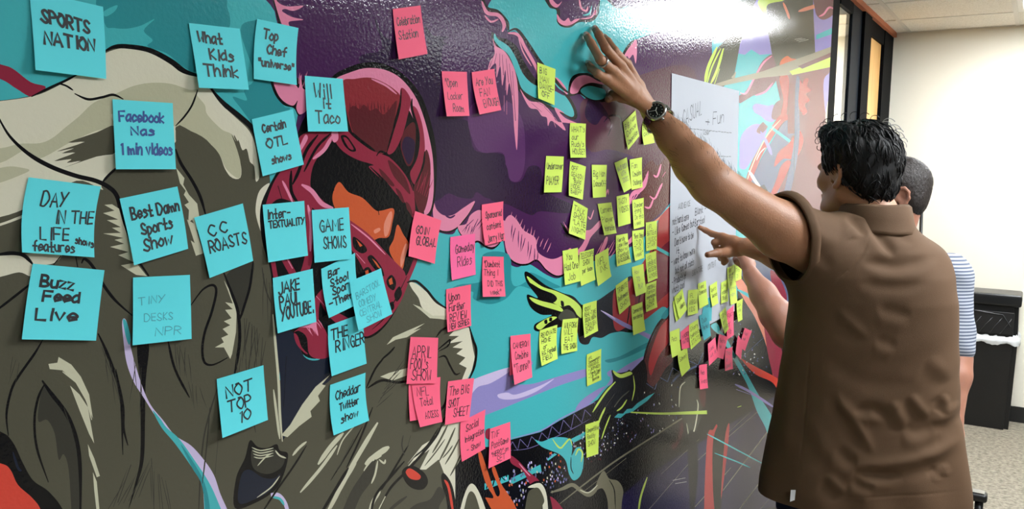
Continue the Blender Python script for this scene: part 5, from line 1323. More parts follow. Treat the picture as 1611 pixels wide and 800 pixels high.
        for d in range(3):
            o = [0, 1, 2]; o.remove(d)
            lo = [slice(None)] * 3; hi = [slice(None)] * 3
            lo[d] = slice(0, -1); hi[d] = slice(1, None)
            a, b = S[tuple(lo)], S[tuple(hi)]
            E = np.argwhere(a != b)
            E = E[(E[:, o[0]] > 0) & (E[:, o[1]] > 0) & (E[:, o[0]] < F.shape[o[0]] - 1) & (E[:, o[1]] < F.shape[o[1]] - 1)]
            def cell(e, du, dv):
                q = e.copy(); q[:, o[0]] += du; q[:, o[1]] += dv
                return idx[q[:, 0], q[:, 1], q[:, 2]]
            q = np.stack([cell(E, -1, -1), cell(E, 0, -1), cell(E, 0, 0), cell(E, -1, 0)], 1)
            ins = a[E[:, 0], E[:, 1], E[:, 2]]
            flip = ins if d != 1 else ~ins
            q[~flip] = q[~flip][:, ::-1]
            Q.append(q)
        Q = np.concatenate(Q)
        Q = Q[(Q >= 0).all(1)]
        return V, Q
def smooth_mesh(V, Q, it=2, lam=0.5):
    e = np.concatenate([Q[:, [0, 1]], Q[:, [1, 2]], Q[:, [2, 3]], Q[:, [3, 0]]])
    e = np.concatenate([e, e[:, ::-1]])
    for _ in range(it):
        acc = np.zeros_like(V); n = np.zeros(len(V))
        np.add.at(acc, e[:, 0], V[e[:, 1]]); np.add.at(n, e[:, 0], 1)
        V = V + lam * (acc / np.maximum(n, 1)[:, None] - V)
    return V
def normals(V, Q):
    fn = np.cross(V[Q[:, 2]] - V[Q[:, 0]], V[Q[:, 3]] - V[Q[:, 1]])
    N = np.zeros_like(V)
    for i in range(4): np.add.at(N, Q[:, i], fn)
    return N / np.maximum(np.linalg.norm(N, axis=1), 1e-12)[:, None]
def np_mesh(name, V, Q, mats, parent, midx=None):
    me = bpy.data.meshes.new(name)
    me.vertices.add(len(V)); me.vertices.foreach_set('co', V.astype(np.float32).ravel())
    me.loops.add(Q.size); me.loops.foreach_set('vertex_index', Q.astype(np.int32).ravel())
    me.polygons.add(len(Q))
    me.polygons.foreach_set('loop_start', np.arange(0, Q.size, 4, dtype=np.int32))
    me.polygons.foreach_set('loop_total', np.full(len(Q), 4, dtype=np.int32))
    me.polygons.foreach_set('use_smooth', np.ones(len(Q), dtype=bool))
    for m in mats: me.materials.append(m)
    if midx is not None: me.polygons.foreach_set('material_index', midx.astype(np.int32))
    me.update(calc_edges=True)
    me.validate()
    o = bpy.data.objects.new(name, me)
    COL.objects.link(o)
    if parent is not None:
        o.parent = parent
        o.matrix_parent_inverse = parent.matrix_basis.inverted()
    return o
def merge(parts):
    Vs, Qs, k = [], [], 0
    for V, Q in parts:
        Vs.append(V); Qs.append(Q + k); k += len(V)
    return np.concatenate(Vs), np.concatenate(Qs)
A3 = lambda v: np.array(v, dtype=float)
def n3(v): v = A3(v); return v / np.linalg.norm(v)

M_skin = mat('tanned_skin', (164, 116, 86), 0.5, spec=0.4, bump=0.25, bscale=260, var=0.10, vscale=24, sss=0.12)
M_skin2 = mat('fair_skin', (160, 112, 92), 0.5, spec=0.4, bump=0.2, bscale=260, var=0.10, vscale=26, sss=0.12)
M_nail = mat('fingernail', (228, 184, 168), 0.3, spec=0.5)
M_hair = mat('black_hair', (15, 14, 14), 0.55, spec=0.3, bump=0.6, bscale=60, stretch=(3, 3, 0.6))
M_ghair = mat('greying_hair', (140, 137, 132), 0.4, spec=0.5)
M_hair2 = mat('dark_brown_hair', (34, 26, 22), 0.55, bump=0.8, bscale=420)
M_polo = mat('brown_polo_knit', (94, 71, 51), 0.82, spec=0.25, bump=0.35, bscale=900, var=0.05, vscale=12)
M_jean = mat('dark_blue_denim', (30, 38, 66), 0.85, bump=0.4, bscale=700, var=0.15, vscale=30)
M_shoe = mat('dark_shoe_leather', (26, 22, 20), 0.45)
M_steel = mat('brushed_steel', (186, 186, 184), 0.22, 1.0)
M_dial = mat('black_watch_dial', (14, 15, 18), 0.15)
M_eye = mat('eye_white', (225, 220, 214), 0.2)
M_white = mat('white_tag', (205, 205, 205), 0.7)

def head_parts(f, c, fwd, up, s=1.0):
    """skull, face, nose, lips, chin and ears around centre c (front to back 0.19 m)"""
    fwd, up = n3(fwd), n3(up)
    fwd = n3(fwd - up * (fwd @ up))
    left = np.cross(up, fwd)
    R = np.stack([left, fwd, up], 1)
    P = lambda l, w, h: A3(c) + (left * l + fwd * w + up * h) * s
    f.ell(P(0, -.012, .035), A3((.074, .092, .082)) * s, R, 0.02)
    f.ell(P(0, .018, -.028), A3((.062, .068, .082)) * s, R, 0.03)
    f.ell(P(0, .058, -.092), A3((.026, .022, .020)) * s, R, 0.03)           # chin
    f.cone(P(.052, -.005, -.060), P(.022, .062, -.090), .016 * s, .016 * s, .03); f.cone(P(-.052, -.005, -.060), P(-.022, .062, -.090), .016 * s, .016 * s, .03)
    f.cone(P(0, .086, .010), P(0, .106, -.028), .009 * s, .013 * s, .012)      # nose
    f.ell(P(.010, .096, -.032), A3((.009, .010, .008)) * s, R, .006); f.ell(P(-.010, .096, -.032), A3((.009, .010, .008)) * s, R, .006)
    f.cone(P(.036, .078, .018), P(.008, .088, .016), .009 * s, .008 * s, .014); f.cone(P(-.036, .078, .018), P(-.008, .088, .016), .009 * s, .008 * s, .014)   # brow
    f.ell(P(.031, .082, -.002), A3((.015, .012, .010)) * s, R, .008, True); f.ell(P(-.031, .082, -.002), A3((.015, .012, .010)) * s, R, .008, True)
    f.ell(P(.031, .072, -.002), A3((.012, .011, .010)) * s, R, .003); f.ell(P(-.031, .072, -.002), A3((.012, .011, .010)) * s, R, .003)
    f.cone(P(.020, .082, -.057), P(-.020, .082, -.057), .0065 * s, .0065 * s, .006); f.cone(P(.016, .082, -.067), P(-.016, .082, -.067), .007 * s, .007 * s, .005)  # lips
    f.ell(P(.045, .058, -.022), A3((.018, .018, .018)) * s, R, .02); f.ell(P(-.045, .058, -.022), A3((.018, .018, .018)) * s, R, .02)
    for sd in (1, -1):                                                        # ears: rim, bowl, lobe
        o = P(sd * .078, -.012, -.008)
        rim = [(-.004, .020, -.016), (-.001, .022, .012), (.004, .012, .028), (.010, -.006, .030), (.012, -.018, .018), (.011, -.020, -.002), (.007, -.012, -.018), (.003, .004, -.030)]
        pts = [P(sd * (.076 + a), -.012 + b, -.006 + h) for a, b, h in rim]
        f.chain(pts, [.0055 * s] * 6 + [.0062 * s, .0075 * s], .004, .006)
        f.ell(P(sd * .077, -.012, -.004), A3((.006, .017, .024)) * s, R, .006)
        f.ell(P(sd * .086, -.008, -.004), A3((.007, .009, .013)) * s, R, .004, True)
    return P, R

def add_hand_nails(tips, parent, name='fingernail'):
    for c, nrm, d, w, l in tips:
        nrm, d = n3(nrm), n3(d)
        side = n3(np.cross(d, nrm)); nrm = np.cross(side, d)
        V, Fc = [], []
        n, m = 6, 6
        for j in range(m + 1):
            for i in range(n + 1):
                a = -1 + 2 * i / n; b = -1 + 2 * j / m
                r = math.sqrt(max(0, 1 - .25 * abs(b) ** 3))
                V.append(A3(c) + side * a * w * r + d * b * l + nrm * (0.0016 - 0.0022 * a * a - 0.0006 * b * b))
        for j in range(m):
            for i in range(n):
                Fc.append((j * (n + 1) + i, j * (n + 1) + i + 1, (j + 1) * (n + 1) + i + 1, (j + 1) * (n + 1) + i))
        link_mesh(name, V, Fc, [M_nail], parent, True)

# ================================================================== the man in the brown polo shirt
WY = float(MURAL_Y)                                # face of the mural
def man_in_brown():
    T = thing('person', (2.245, -0.53, 0), 'man in brown polo shirt, back turned, one palm on the mural, pointing at the chart', 'person')
    C = A3((2.245, -0.525))                         # trunk axis
    FD = n3((0.93, 0.37, 0)); LF = n3((-0.37, 0.93, 0))
    # --- joints
    sh = A3(at(1300, 400, 2.08)); el = A3(at(1118, 287, 1.93)); wr = A3(on_y(1026, 176, -0.062))
    rsh = A3((2.285, -0.615, 1.340)); rel = A3((2.455, -0.415, 1.305)); rwr = A3(on_y(1176, 388, -0.150))
    hc = A3(at(1344, 272, 2.14))                    # head centre
    hf, hu = n3((0.50, 0.86, -0.16)), n3((0.05, 0.04, 1.0))
    # --- left arm and hand, palm to the wall
    f = Field(np.minimum.reduce([sh, el, wr, A3(on_y(915, 40, 0))]) - .10, np.maximum.reduce([sh, el, wr]) + A3((.10, .12, .24)), 0.0024)
    m1 = el + (sh - el) * .5
    f.chain([sh, el + (sh - el) * .58 + A3((0, -.006, -.012)), el], [.068, .063, .047], .03, .01)
    f.cone(el + (sh - el) * .25 + A3((0, -.006, -.014)), el + (sh - el) * .7 + A3((0, 0, -.010)), .038, .046, .02)
    f.ell(el + A3((.006, -.018, -.018)), (.034, .030, .034), None, .03)
    f.chain([el, el + (wr - el) * .28 + A3((0, -.004, -.003)), el + (wr - el) * .62, wr], [.046, .048, .0365, .0265], .02, .02)
    y = lambda px, py, d: A3(on_y(px, py, WY - d))
    K = dict(index=y(986, 101, .046), middle=y(976, 103, .055), ring=y(965, 112, .056), pinky=y(954, 124, .046))
    hand_c = y(992, 138, .052)
    for kn, r in (('index', .0125), ('middle', .0130), ('ring', .0130), ('pinky', .0120)):
        f.chain([wr + (K[kn] - wr) * .05, wr + (K[kn] - wr) * .55, K[kn]], [.0150, .0135, r - .0008], .010, .010)
    f.chain([y(1018, 168, .048), y(985, 132, .040), y(972, 118, .036)], [.017, .017, .012], .012, .012)
    f.chain([K['index'], y(967, 80, .048), y(956, 65, .026), y(950.5, 58, .0085)], [.0105, .0095, .0088, .0072], .004, .006)
    f.chain([K['middle'], y(953, 76, .054), y(942, 55, .030), y(936, 45, .0085)], [.0110, .0100, .0090, .0074], .004, .006)
    f.chain([K['ring'], y(944, 93, .056), y(930, 68, .032), y(922.5, 55, .0085)], [.0110, .0100, .0090, .0074], .004, .006)
    f.chain([K['pinky'], y(940, 116, .044), y(930, 107, .024), y(925, 99, .008)], [.0102, .0090, .0082, .0068], .004, .006)
    f.chain([y(1000, 158, .036), y(978, 152, .022), y(964, 150, .014), y(957, 156, .009)], [.016, .0125, .0105, .0085], .008, .010)
    LA = f.mesh()
    # --- right arm and pointing hand
    tip = A3(on_y(1101, 357.5, WY - .010))
    f = Field(np.minimum.reduce([rsh, rel, rwr, tip]) - .09, np.maximum.reduce([rsh, rel, rwr, tip]) + .07, 0.0024)
    f.chain([rsh, rel], [.062, .047], .03, .01)
    f.chain([rel, rel + (rwr - rel) * .3, rel + (rwr - rel) * .65, rwr], [.044, .046, .036, .027], .03, .03)
    at_y = lambda px, py, d: A3(on_y(px, py, -d))
    k_i = at_y(1137, 372, .078); k_m = at_y(1137, 379, .076); k_r = at_y(1140, 389, .080); k_p = at_y(1146, 397, .088)
    for kk, r in ((k_i, .0125), (k_m, .0125), (k_r, .012), (k_p, .011)):
        f.chain([rwr, rwr + (kk - rwr) * .55, kk], [.0165, .0150, r - .0008], .010, .010)
    f.chain([k_i, at_y(1120, 367.5, .044), at_y(1110, 362, .024), tip], [.0108, .0095, .0086, .0070], .004, .006)
    f.chain([k_m, at_y(1124, 381, .056), at_y(1128, 392, .052), at_y(1137, 393, .066)], [.0108, .0098, .0090, .0080], .004, .005)
    f.chain([k_r, at_y(1130, 396, .060), at_y(1134, 406, .060), at_y(1140, 404, .072)], [.0105, .0096, .0088, .0080], .004, .005)
    f.chain([k_p, at_y(1138, 405, .072), at_y(1139, 413, .074), at_y(1143, 410, .082)], [.0098, .0088, .0080, .0074], .004, .005)
    f.chain([at_y(1166, 393, .125), at_y(1146, 396, .098), at_y(1128, 397.5, .088), at_y(1113, 400.5, .080)], [.017, .0145, .0115, .0085], .008, .012)
    RA = f.mesh()
    # --- head, neck, trunk core and legs under the clothes
    f = Field(hc - A3((.17, .17, .30)), hc + A3((.17, .17, .16)), 0.0034)
    P, R = head_parts(f, hc, hf, hu, 0.97)
    nb = A3((C[0] + .015, C[1] + .01, 1.42))
    f.chain([nb - A3((0, 0, .08)), nb + A3((0, 0, .05)), P(0, -.030, -.045)], [.072, .060, .055], .02, .03)
    HD = f.mesh()
    f = Field((1.95, -.85, .0), (2.55, -.22, 1.46), 0.008)
    f.column([.80, .92, 1.05, 1.2, 1.32, 1.42], [C[0]] * 6, [C[1]] * 6, [.165, .155, .155, .175, .18, .06], [.115, .105, .11, .12, .115, .06], LF, FD, .03)
    for sd in (1, -1):
        h = A3((C[0], C[1], 0)) + LF * sd * .09
        f.chain([h + A3((0, 0, .84)), h + LF * sd * .01 + A3((.01, 0, .47)), h + LF * sd * .02 + A3((-.005, 0, .09))], [.085, .058, .042], .03, .03)
        f.chain([h + LF * sd * .02 + A3((-.01, 0, .05)), h + LF * sd * .03 + FD * .15 + A3((0, 0, .035))], [.038, .030], .02, .03)
    TR = f.mesh()
    V, Q = merge([(smooth_mesh(*LA, 2), LA[1]), (smooth_mesh(*RA, 2), RA[1]), (smooth_mesh(*HD, 1), HD[1]), (smooth_mesh(*TR, 2), TR[1])])
    body = np_mesh('body', V, Q, [M_skin], T)
    # nails that show
    nr = A3(-RT * 0 - FW)
    def nail(a, b, off, w=.0052, l=.0062):
        d = n3(b - a)
        nn = n3(A3(CAM) - b); nn = n3(nn - d * (nn @ d))
        return (b - d * .004 + nn * off, nn, d, w, l)
    add_hand_nails([nail(y(956, 65, .026), y(950.5, 58, .0085), .0068), nail(y(942, 55, .030), y(936, 45, .0085), .0070), nail(y(930, 68, .032), y(922.5, 55, .0085), .0070),
                    nail(y(930, 107, .024), y(925, 99, .008), .0064, .0046, .0054), nail(y(964, 150, .014), y(957, 156, .009), .0080, .006, .007)], T)
    # ring on the ring finger
    a, b = K['ring'], y(944, 93, .056)
    rc = a + (b - a) * .80
    ax = n3(b - a)
    rg = MB(); rg.lathe([(-.003, .0108), (-.003, .0124), (-.0015, .0130), (.0015, .0130), (.003, .0124), (.003, .0108), (-.003, .0108)], rc, ax, 32)
    o = rg.build('ring', M_steel, T, True); o['label'] = 'plain silver ring'
    # forearm hair
    ah = MB()
    rh = random.Random(8)
    LV = smooth_mesh(*LA, 2); LN = normals(LV, LA[1])
    tt = ((LV - el) @ (wr - el)) / ((wr - el) @ (wr - el))
    ids = np.where((tt > -.1) & (tt < .85))[0]
    for k in range(700):
        i = int(rh.choice(ids)); p, nn = LV[i], LN[i]
        if nn[2] < -.3 or abs(nn @ n3(A3(CAM) - p)) > .75: continue
        d = n3((wr - el)); d = n3(d + A3((rh.uniform(-.4, .4), rh.uniform(-.4, .4), rh.uniform(-.4, .2))))
        l = rh.uniform(.006, .014)
        ah.tube([p - nn * .0005, p + nn * l * .45 + d * l * .5, p + nn * l * .55 + d * l], [.00022, .0002, .00008], 3, cap=False)
    tag(ah.build('arm_hair', M_hair, T), kind='stuff')
    # wrist watch
    wax = n3(wr - el)
    wc = wr - wax * .024
    nv = n3(n3(A3(CAM) - wc) + (A3(RT) * .7 + A3(UP) * .7) * .18)
    nv = n3(nv - wax * (nv @ wax)); sv = np.cross(wax, nv)
    W = bpy.data.objects.new('wristwatch', None); COL.objects.link(W); W.location = wc; W.parent = T; W.matrix_parent_inverse = T.matrix_basis.inverted()
    W.empty_display_size = .02
    W['label'] = 'steel watch with a black dial'
    bpy.context.view_layer.update()
    def sub(o):
        o.parent = W; o.matrix_parent_inverse = (Matrix.Translation(T.location) @ Matrix.Translation(W.location - Vector(T.location))).inverted()
        return o
    fc = wc + nv * .0415
    cs = MB()
    cs.lathe([(-.010, .0215), (-.006, .0238), (.002, .0245), (.005, .0228), (.006, .0205), (.0045, .0185), (-.010, .0185)], fc, nv, 48)
    cs.tube([fc - wax * .0230, fc - wax * .0295], .0032, 12)
    sub(cs.build('watch_case', M_steel, None, True))
    dl = MB(); dl.lathe([(.0, .0188), (.0030, .0188)], fc, nv, 40)
    sub(dl.build('dial', M_dial))
    mk = MB()
    for k in range(12):
        an = k * math.pi / 6
        p = fc + (wax * math.cos(an) + sv * math.sin(an)) * .0138 + nv * .0033
        q = fc + (wax * math.cos(an) + sv * math.sin(an)) * .0160 + nv * .0033
        mk.tube([p, q], .0007, 5)
    for an, l, r in ((.9, .0085, .0009), (3.4, .0125, .0007), (5.2, .0130, .0004)):
        mk.tube([fc + nv * .0036, fc + (wax * math.cos(an) + sv * math.sin(an)) * l + nv * .0036], r, 5)
    sub(mk.build('markers_and_hands', mat('watch_lume', (210, 212, 205), 0.4)))
    bd = MB()
    n = 26
    rr0 = .0362
    for k in range(n):
        a0 = .62 + (2 * math.pi - 1.24) * k / n; a1 = .62 + (2 * math.pi - 1.24) * (k + .86) / n
        for lo, hi in ((-.0100, -.0040), (-.0034, .0034), (.0040, .0100)):
            am = (a0 + a1) / 2 + (.06 if lo == -.0034 else 0)
            c = wc + (nv * math.cos(am) + sv * math.sin(am)) * rr0
            t_ = (-nv * math.sin(am) + sv * math.cos(am)) * (a1 - a0) * rr0 / 2
            u_ = (nv * math.cos(am) + sv * math.sin(am)) * .0016
            w0, w1 = wax * lo, wax * hi
            v = [c + s1 * t_ + w_ + s2 * u_ for s2 in (-1, 1) for s1 in (-1, 1) for w_ in (w0, w1)]
            bd.add(v, [(0, 1, 3, 2), (4, 6, 7, 5), (0, 4, 5, 1), (2, 3, 7, 6), (0, 2, 6, 4), (1, 5, 7, 3)])
    sub(bd.build('bracelet', M_steel))
    # --- hair: full, wavy, a little grey at the right edge
    f = Field(hc - .19, hc + .19, 0.0034)
    f.ell(P(0, -.020, .050), (0.0837, 0.0967, 0.0818), R, .01)
    f.ell(P(0, -.058, .005), (0.0772, 0.0577, 0.0744), R, .03)
    f.ell(P(.055, -.02, .055), (0.0372, 0.0558, 0.0558), R, .03); f.ell(P(-.055, -.02, .055), (0.0372, 0.0558, 0.0558), R, .03)
    f.ell(P(0, .055, .105), (0.0577, 0.0372, 0.0298), R, .03)
    f.ell(P(0, -.074, -.040), (0.0460, 0.0300, 0.0440), R, .03)
    f.ell(P(0, .105, -.035), (0.0791, 0.0670, 0.0837), R, .012, True)          # face opening
    f.ell(P(.088, .018, -.052), (0.0372, 0.0335, 0.0558), R, .012, True); f.ell(P(-.088, .018, -.052), (0.0372, 0.0335, 0.0558), R, .012, True)
    f.ell(P(.088, -.048, -.078), (0.0465, 0.0512, 0.0428), R, .014, True); f.ell(P(-.088, -.048, -.078), (0.0465, 0.0512, 0.0428), R, .014, True)
    f.ell(P(.094, -.006, -.012), (0.0242, 0.0242, 0.0316), R, .006, True); f.ell(P(-.094, -.006, -.012), (0.0242, 0.0242, 0.0316), R, .006, True)
    HV, HQ = f.mesh()
    HV = smooth_mesh(HV, HQ, 2)
    N = normals(HV, HQ)
    rel_ = HV - A3(hc)
    q1 = rel_ @ R[:, 0]; q2 = rel_ @ R[:, 1]; q3 = rel_ @ R[:, 2]
    ang = np.arctan2(q1, q2 + .01)
    HV = HV + N * (0.0010 * np.sin(ang * 23 + q3 * 35 + 3 * np.sin(q3 * 30 + ang)) + .003 * np.sin(q1 * 60 + 1 + 2 * np.sin(q3 * 35)) * np.sin(q3 * 50 + q2 * 40))[:, None]
    hair = np_mesh('hair', HV, HQ, [M_hair], T)
    rnd = random.Random(12)
    lk, gl = MB(), MB()
    N = normals(HV, HQ)
    idx = [i for i in range(len(HV)) if q3[i] > -.085]
    for k in range(1500):
        i = rnd.choice(idx)
        p, nn = HV[i], N[i]
        if nn @ (A3(CAM) - p) < -.05 and rnd.random() < .7: continue
        down = -A3(hu); flow = n3(down + A3((rnd.uniform(-.5, .5), rnd.uniform(-.5, .5), 0)) + (R[:, 1] * -.6 if q3[i] > .08 else 0))
        flow = n3(flow - nn * (flow @ nn))
        side = np.cross(nn, flow)
        L = rnd.uniform(.022, .050); w = rnd.uniform(.0010, .0024)
        cur = rnd.uniform(-.35, .35)
        pts = [p - nn * .002 + flow * L * t + side * L * cur * math.sin(t * 3) + nn * (.0035 * math.sin(t * 3.1) - .009 * t * t) for t in (0, .25, .5, .75, 1)]
        lk.tube(pts, [w, w * 1.1, w, w * .7, w * .15], 5, cap=False)
    def curl(mb, px, py, rpx, turns, a0, t=2.14, w=.0011):
        c = A3(at(px, py, t)); s = t / F_PX
        pts = []
        for k in range(14):
            u = k / 13
            a = a0 + turns * 2 * math.pi * u
            pts.append(c + (A3(RT) * math.cos(a) + A3(UP) * math.sin(a)) * rpx * s * (1 - .35 * u) + A3(FW) * .006 * u)
        mb.tube(pts, [w * (1 - .6 * k / 13) for k in range(14)], 5, cap=False)
    for px, py, r, tn, a0 in ((1291, 206, 8, .8, 0), (1288, 212, 6, .9, 1), (1296, 198, 7, .7, .5), (1302, 194, 8, .6, 1), (1318, 188, 9, .5, 1.5), (1330, 185, 8, .5, 1.2), (1287, 222, 5, .7, 2), (1344, 183, 8, .45, 1), (1360, 185, 9, .45, .6), (1290, 232, 5, .6, 2.5), (1376, 188, 8, .5, .4)):
        curl(lk, px, py, r, tn, a0)
    for px, py, r, tn, a0 in ((1398, 198, 9, .55, 0), (1406, 204, 10, .5, -.3), (1412, 212, 9, .55, -.2), (1416, 222, 9, .5, -.5), (1419, 232, 8, .5, -.8), (1402, 196, 12, .4, .4), (1410, 206, 13, .4, .2), (1417, 216, 11, .45, 0), (1423, 228, 9, .4, -.4), (1424, 240, 8, .4, -.6), (1418, 210, 9, .5, .3), (1426, 222, 7, .5, -.2)):
        curl(gl, px - 5, py, r, tn, a0, w=.0013)
    def sub2(o):
        o.parent = hair; return o
    o = lk.build('loose_locks', M_hair, None, True); o.parent = hair
    o = gl.build('grey_curls', M_ghair, None, True); o.parent = hair
    o['label'] = 'greying curls at the right side of the crown'
    # eyes
    for sd in (1, -1):
        e = MB(); c = P(sd * .031, .0745, -.002)
        e.lathe([(-.0095, .001), (-.007, .0068), (0, .0097), (.007, .0068), (.0095, .001)], c, hf, 16)
        e.build('eye', M_eye, T, True)
    # --- polo shirt
    f = Field((1.92, -.90, .72), (2.62, -.14, 1.56), 0.005)
    zs = [.700, .80, .90, 1.00, 1.10, 1.20, 1.28, 1.34, 1.40, 1.445, 1.475]
    sway = A3((.0, 0, 0, 0, 0, 0, 0, -.0, .0, .0, .0))
    f.column(zs, [C[0] - .004, C[0] - .004, C[0] - .002, C[0], C[0], C[0], C[0], C[0] + .002, C[0] + .006, C[0] + .012, C[0] + .014],
             [C[1] - .004, C[1] - .004, C[1] - .004, C[1], C[1], C[1], C[1], C[1] + .004, C[1] + .006, C[1] + .008, C[1] + .01],
             [.258, .252, .236, .220, .208, .200, .194, .183, .148, .105, .082], [.158, .156, .148, .142, .140, .142, .142, .136, .115, .088, .075], LF, FD, .02, 2.25)
    # sleeves
    cuff_c = A3(at(1236, 368, 2.03))
    sd_ = n3(sh - cuff_c)
    f.chain([A3((C[0], C[1], 1.36)) + LF * .10, sh + A3((0, 0, -.006)), cuff_c - sd_ * .035], [.085, .092, .084], .05, .06)
    cuff_n = n3(-A3(RT) * .976 - A3(UP) * .216 - A3(FW) * (sd_ @ A3(FW)))
    rdir = n3(rel - rsh)
    cuff_r = rsh + rdir * .20
    g = f
    f.chain([A3((C[0] + .01, C[1] - .01, 1.36)) - LF * .10, rsh + A3((.004, -.004, -.012)), cuff_r], [.06, .060, .066], .04, .03)
    SV, SQ = f.mesh()
    SV = smooth_mesh(SV, SQ, 3)
    SV, SQ = subdivide_visible(SV, SQ)
    def trim(V, Q, p, n, near, c=None):
        d = (V - p) @ n
        sel = np.linalg.norm(V - (p if c is None else c), axis=1) < near
        out = (d > 0) & sel
        keep = ~(out[Q].all(1))
        Q = Q[keep]
        edge = np.zeros(len(V), dtype=bool)
        edge[np.unique(Q[out[Q].any(1)])] = True
        m = edge & out
        V = V.copy(); V[m] -= d[m][:, None] * n
        u, inv = np.unique(Q, return_inverse=True)
        return V[u], inv.reshape(Q.shape)
    SV, SQ = trim(SV, SQ, A3((C[0], C[1], .768)), A3((0, 0, -1.0)), 9)
    SV, SQ = trim(SV, SQ, cuff_c, cuff_n, .15, cuff_c - sd_ * .055)
    N = normals(SV, SQ)
    px, py, dz = project(SV)
    vis = np.clip(-(N @ A3(FW)) * 4 + .6, 0, 1)
    def fold(pts, w, amp, two=True):
        q = [A3((v[0], v[1])) for v in catmull([(a, b, 0) for a, b in pts], 6)] if len(pts) > 2 else [A3(p) for p in pts]
        best = np.full(len(SV), 1e9); tt = np.zeros(len(SV)); sgn = np.zeros(len(SV))
        n = len(q) - 1
        for i in range(n):
            a, b = q[i], q[i + 1]
            d = b - a; L = max(d @ d, 1e-6)
            t = np.clip(((px - a[0]) * d[0] + (py - a[1]) * d[1]) / L, 0, 1)
            ex, ey = px - a[0] - t * d[0], py - a[1] - t * d[1]
            r = np.hypot(ex, ey)
            m = r < best
            best[m] = r[m]; tt[m] = ((i + t) / n)[m]; sgn[m] = np.sign(d[0] * ey - d[1] * ex)[m]
        fade = np.clip(np.minimum(tt, 1 - tt) * 3.0, 0, 1); fade = fade * fade * (3 - 2 * fade)
        sd = best * sgn
        w = (w * 1.7 if two else w) * (.6 + .4 * fade)
        prof = np.exp(-(sd / w) ** 2)
        if two: prof = prof - 0.75 * np.exp(-((sd - w * 1.9) / (w * 1.2)) ** 2)
        return 0.60 * amp * prof * fade * vis
    D = np.zeros(len(SV))
    for pts, w, amp, two in [
        ([(1329, 338), (1344, 350), (1356, 362), (1361, 374)], 4.5, -.011, True),
        ([(1362, 344), (1378, 364), (1394, 386), (1410, 404)], 5, -.010, True),
        ([(1352, 412), (1380, 414), (1410, 418), (1445, 412), (1474, 398)], 6, -.010, True),
        ([(1380, 330), (1400, 352), (1420, 372), (1440, 384)], 5, -.005, True),
        ([(1366, 372), (1358, 398), (1340, 420), (1324, 434), (1309, 452)], 2.2, -.004, False),
        ([(1268, 380), (1290, 404), (1312, 420)], 6, -.005, True), ([(1262, 350), (1290, 370), (1320, 384)], 7, .005, True),
        ([(1315, 484), (1330, 500), (1350, 518), (1368, 530)], 5, .006, True),
        ([(1378, 481), (1405, 489), (1436, 497)], 6, -.006, True), ([(1345, 444), (1380, 447), (1420, 448), (1470, 440)], 6, -.005, True),
        ([(1376, 530), (1394, 538), (1412, 544)], 5, -.005, True), ([(1300, 560), (1340, 590), (1390, 604), (1440, 600)], 8, -.005, True), ([(1270, 640), (1290, 690), (1318, 730)], 8, .006, True),
        ([(1314, 612), (1326, 636), (1342, 656), (1360, 686), (1378, 717)], 5.5, .013, True),
        ([(1342, 648), (1360, 643), (1378, 644), (1402, 660)], 5, -.012, True),
        ([(1404, 628), (1412, 650), (1428, 676)], 6, .009, True),
        ([(1432, 618), (1446, 640), (1464, 657)], 5, .009, True), ([(1464, 659), (1476, 658), (1490, 653), (1502, 640), (1510, 630)], 5, .009, True),
        ([(1484, 618), (1488, 636), (1487, 652)], 4, .008, True), ([(1420, 670), (1445, 676), (1475, 668)], 6, -.008, True),
        ([(1329, 733), (1370, 732), (1410, 728), (1450, 719), (1480, 707), (1513, 684)], 6, .012, True),
        ([(1340, 743), (1368, 744), (1396, 746), (1422, 745)], 5, -.012, True),
        ([(1300, 745), (1316, 762), (1332, 776)], 5, .010, True), ([(1340, 752), (1356, 762), (1376, 768)], 5, -.008, True),
        ([(1316, 700), (1334, 722), (1350, 728)], 6, -.009, True), ([(1470, 728), (1478, 742), (1466, 758)], 4, .005, True), ([(1486, 728), (1488, 740), (1492, 750)], 4, .005, True),
        ([(1460, 560), (1480, 580), (1500, 596)], 7, .005, True), ([(1440, 705), (1480, 690), (1510, 668)], 7, -.006, True),
        ([(1276, 520), (1270, 600), (1262, 690), (1253, 778)], 1.6, -.0025, False),
        ([(1320, 782), (1380, 781), (1450, 777), (1528, 771)], 1.6, -.0022, False), ([(1206, 770), (1230, 776), (1250, 780)], 1.6, -.0022, False),
        ([(1226, 560), (1240, 640), (1232, 720)], 9, .005, True), ([(1290, 560), (1300, 640), (1290, 720)], 12, .005, True),
        ([(1234, 322), (1250, 350), (1257, 385), (1259, 428)], 1.5, -.0025, False), ([(1239, 320), (1256, 350), (1263, 385), (1265, 428)], 1.5, -.0025, False),
    ]:
        D += fold(pts, w, amp, two)
    th = np.arctan2((SV[:, :2] - C) @ LF[:2], (SV[:, :2] - C) @ FD[:2])
    D += .0013 * np.sin(px * .035 + py * .05 + 2 * np.sin(py * .021)) * np.sin(py * .043 - px * .018 + 1.5 * np.sin(px * .03)) * np.clip((1.42 - SV[:, 2]) * 6, 0, 1)
    D += .004 * np.sin(th * 9 + SV[:, 2] * 14) * np.clip((1.0 - SV[:, 2]) * 4, 0, 1)
    SV = SV + N * D[:, None]
    SV = smooth_mesh(SV, SQ, 3, .5)
    polo = np_mesh('polo_shirt', SV, SQ, [M_polo], T)
    # collar
    cv, cf = [], []
    n = 64
    prof = [(.074, 1.448, .0), (.071, 1.478, 0), (.069, 1.506, 0), (.072, 1.512, 0), (.079, 1.506, 0), (.087, 1.480, 0), (.096, 1.455, 0), (.100, 1.447, 0), (.096, 1.445, 0)]
    cc = A3((C[0] + .012, C[1] + .006))
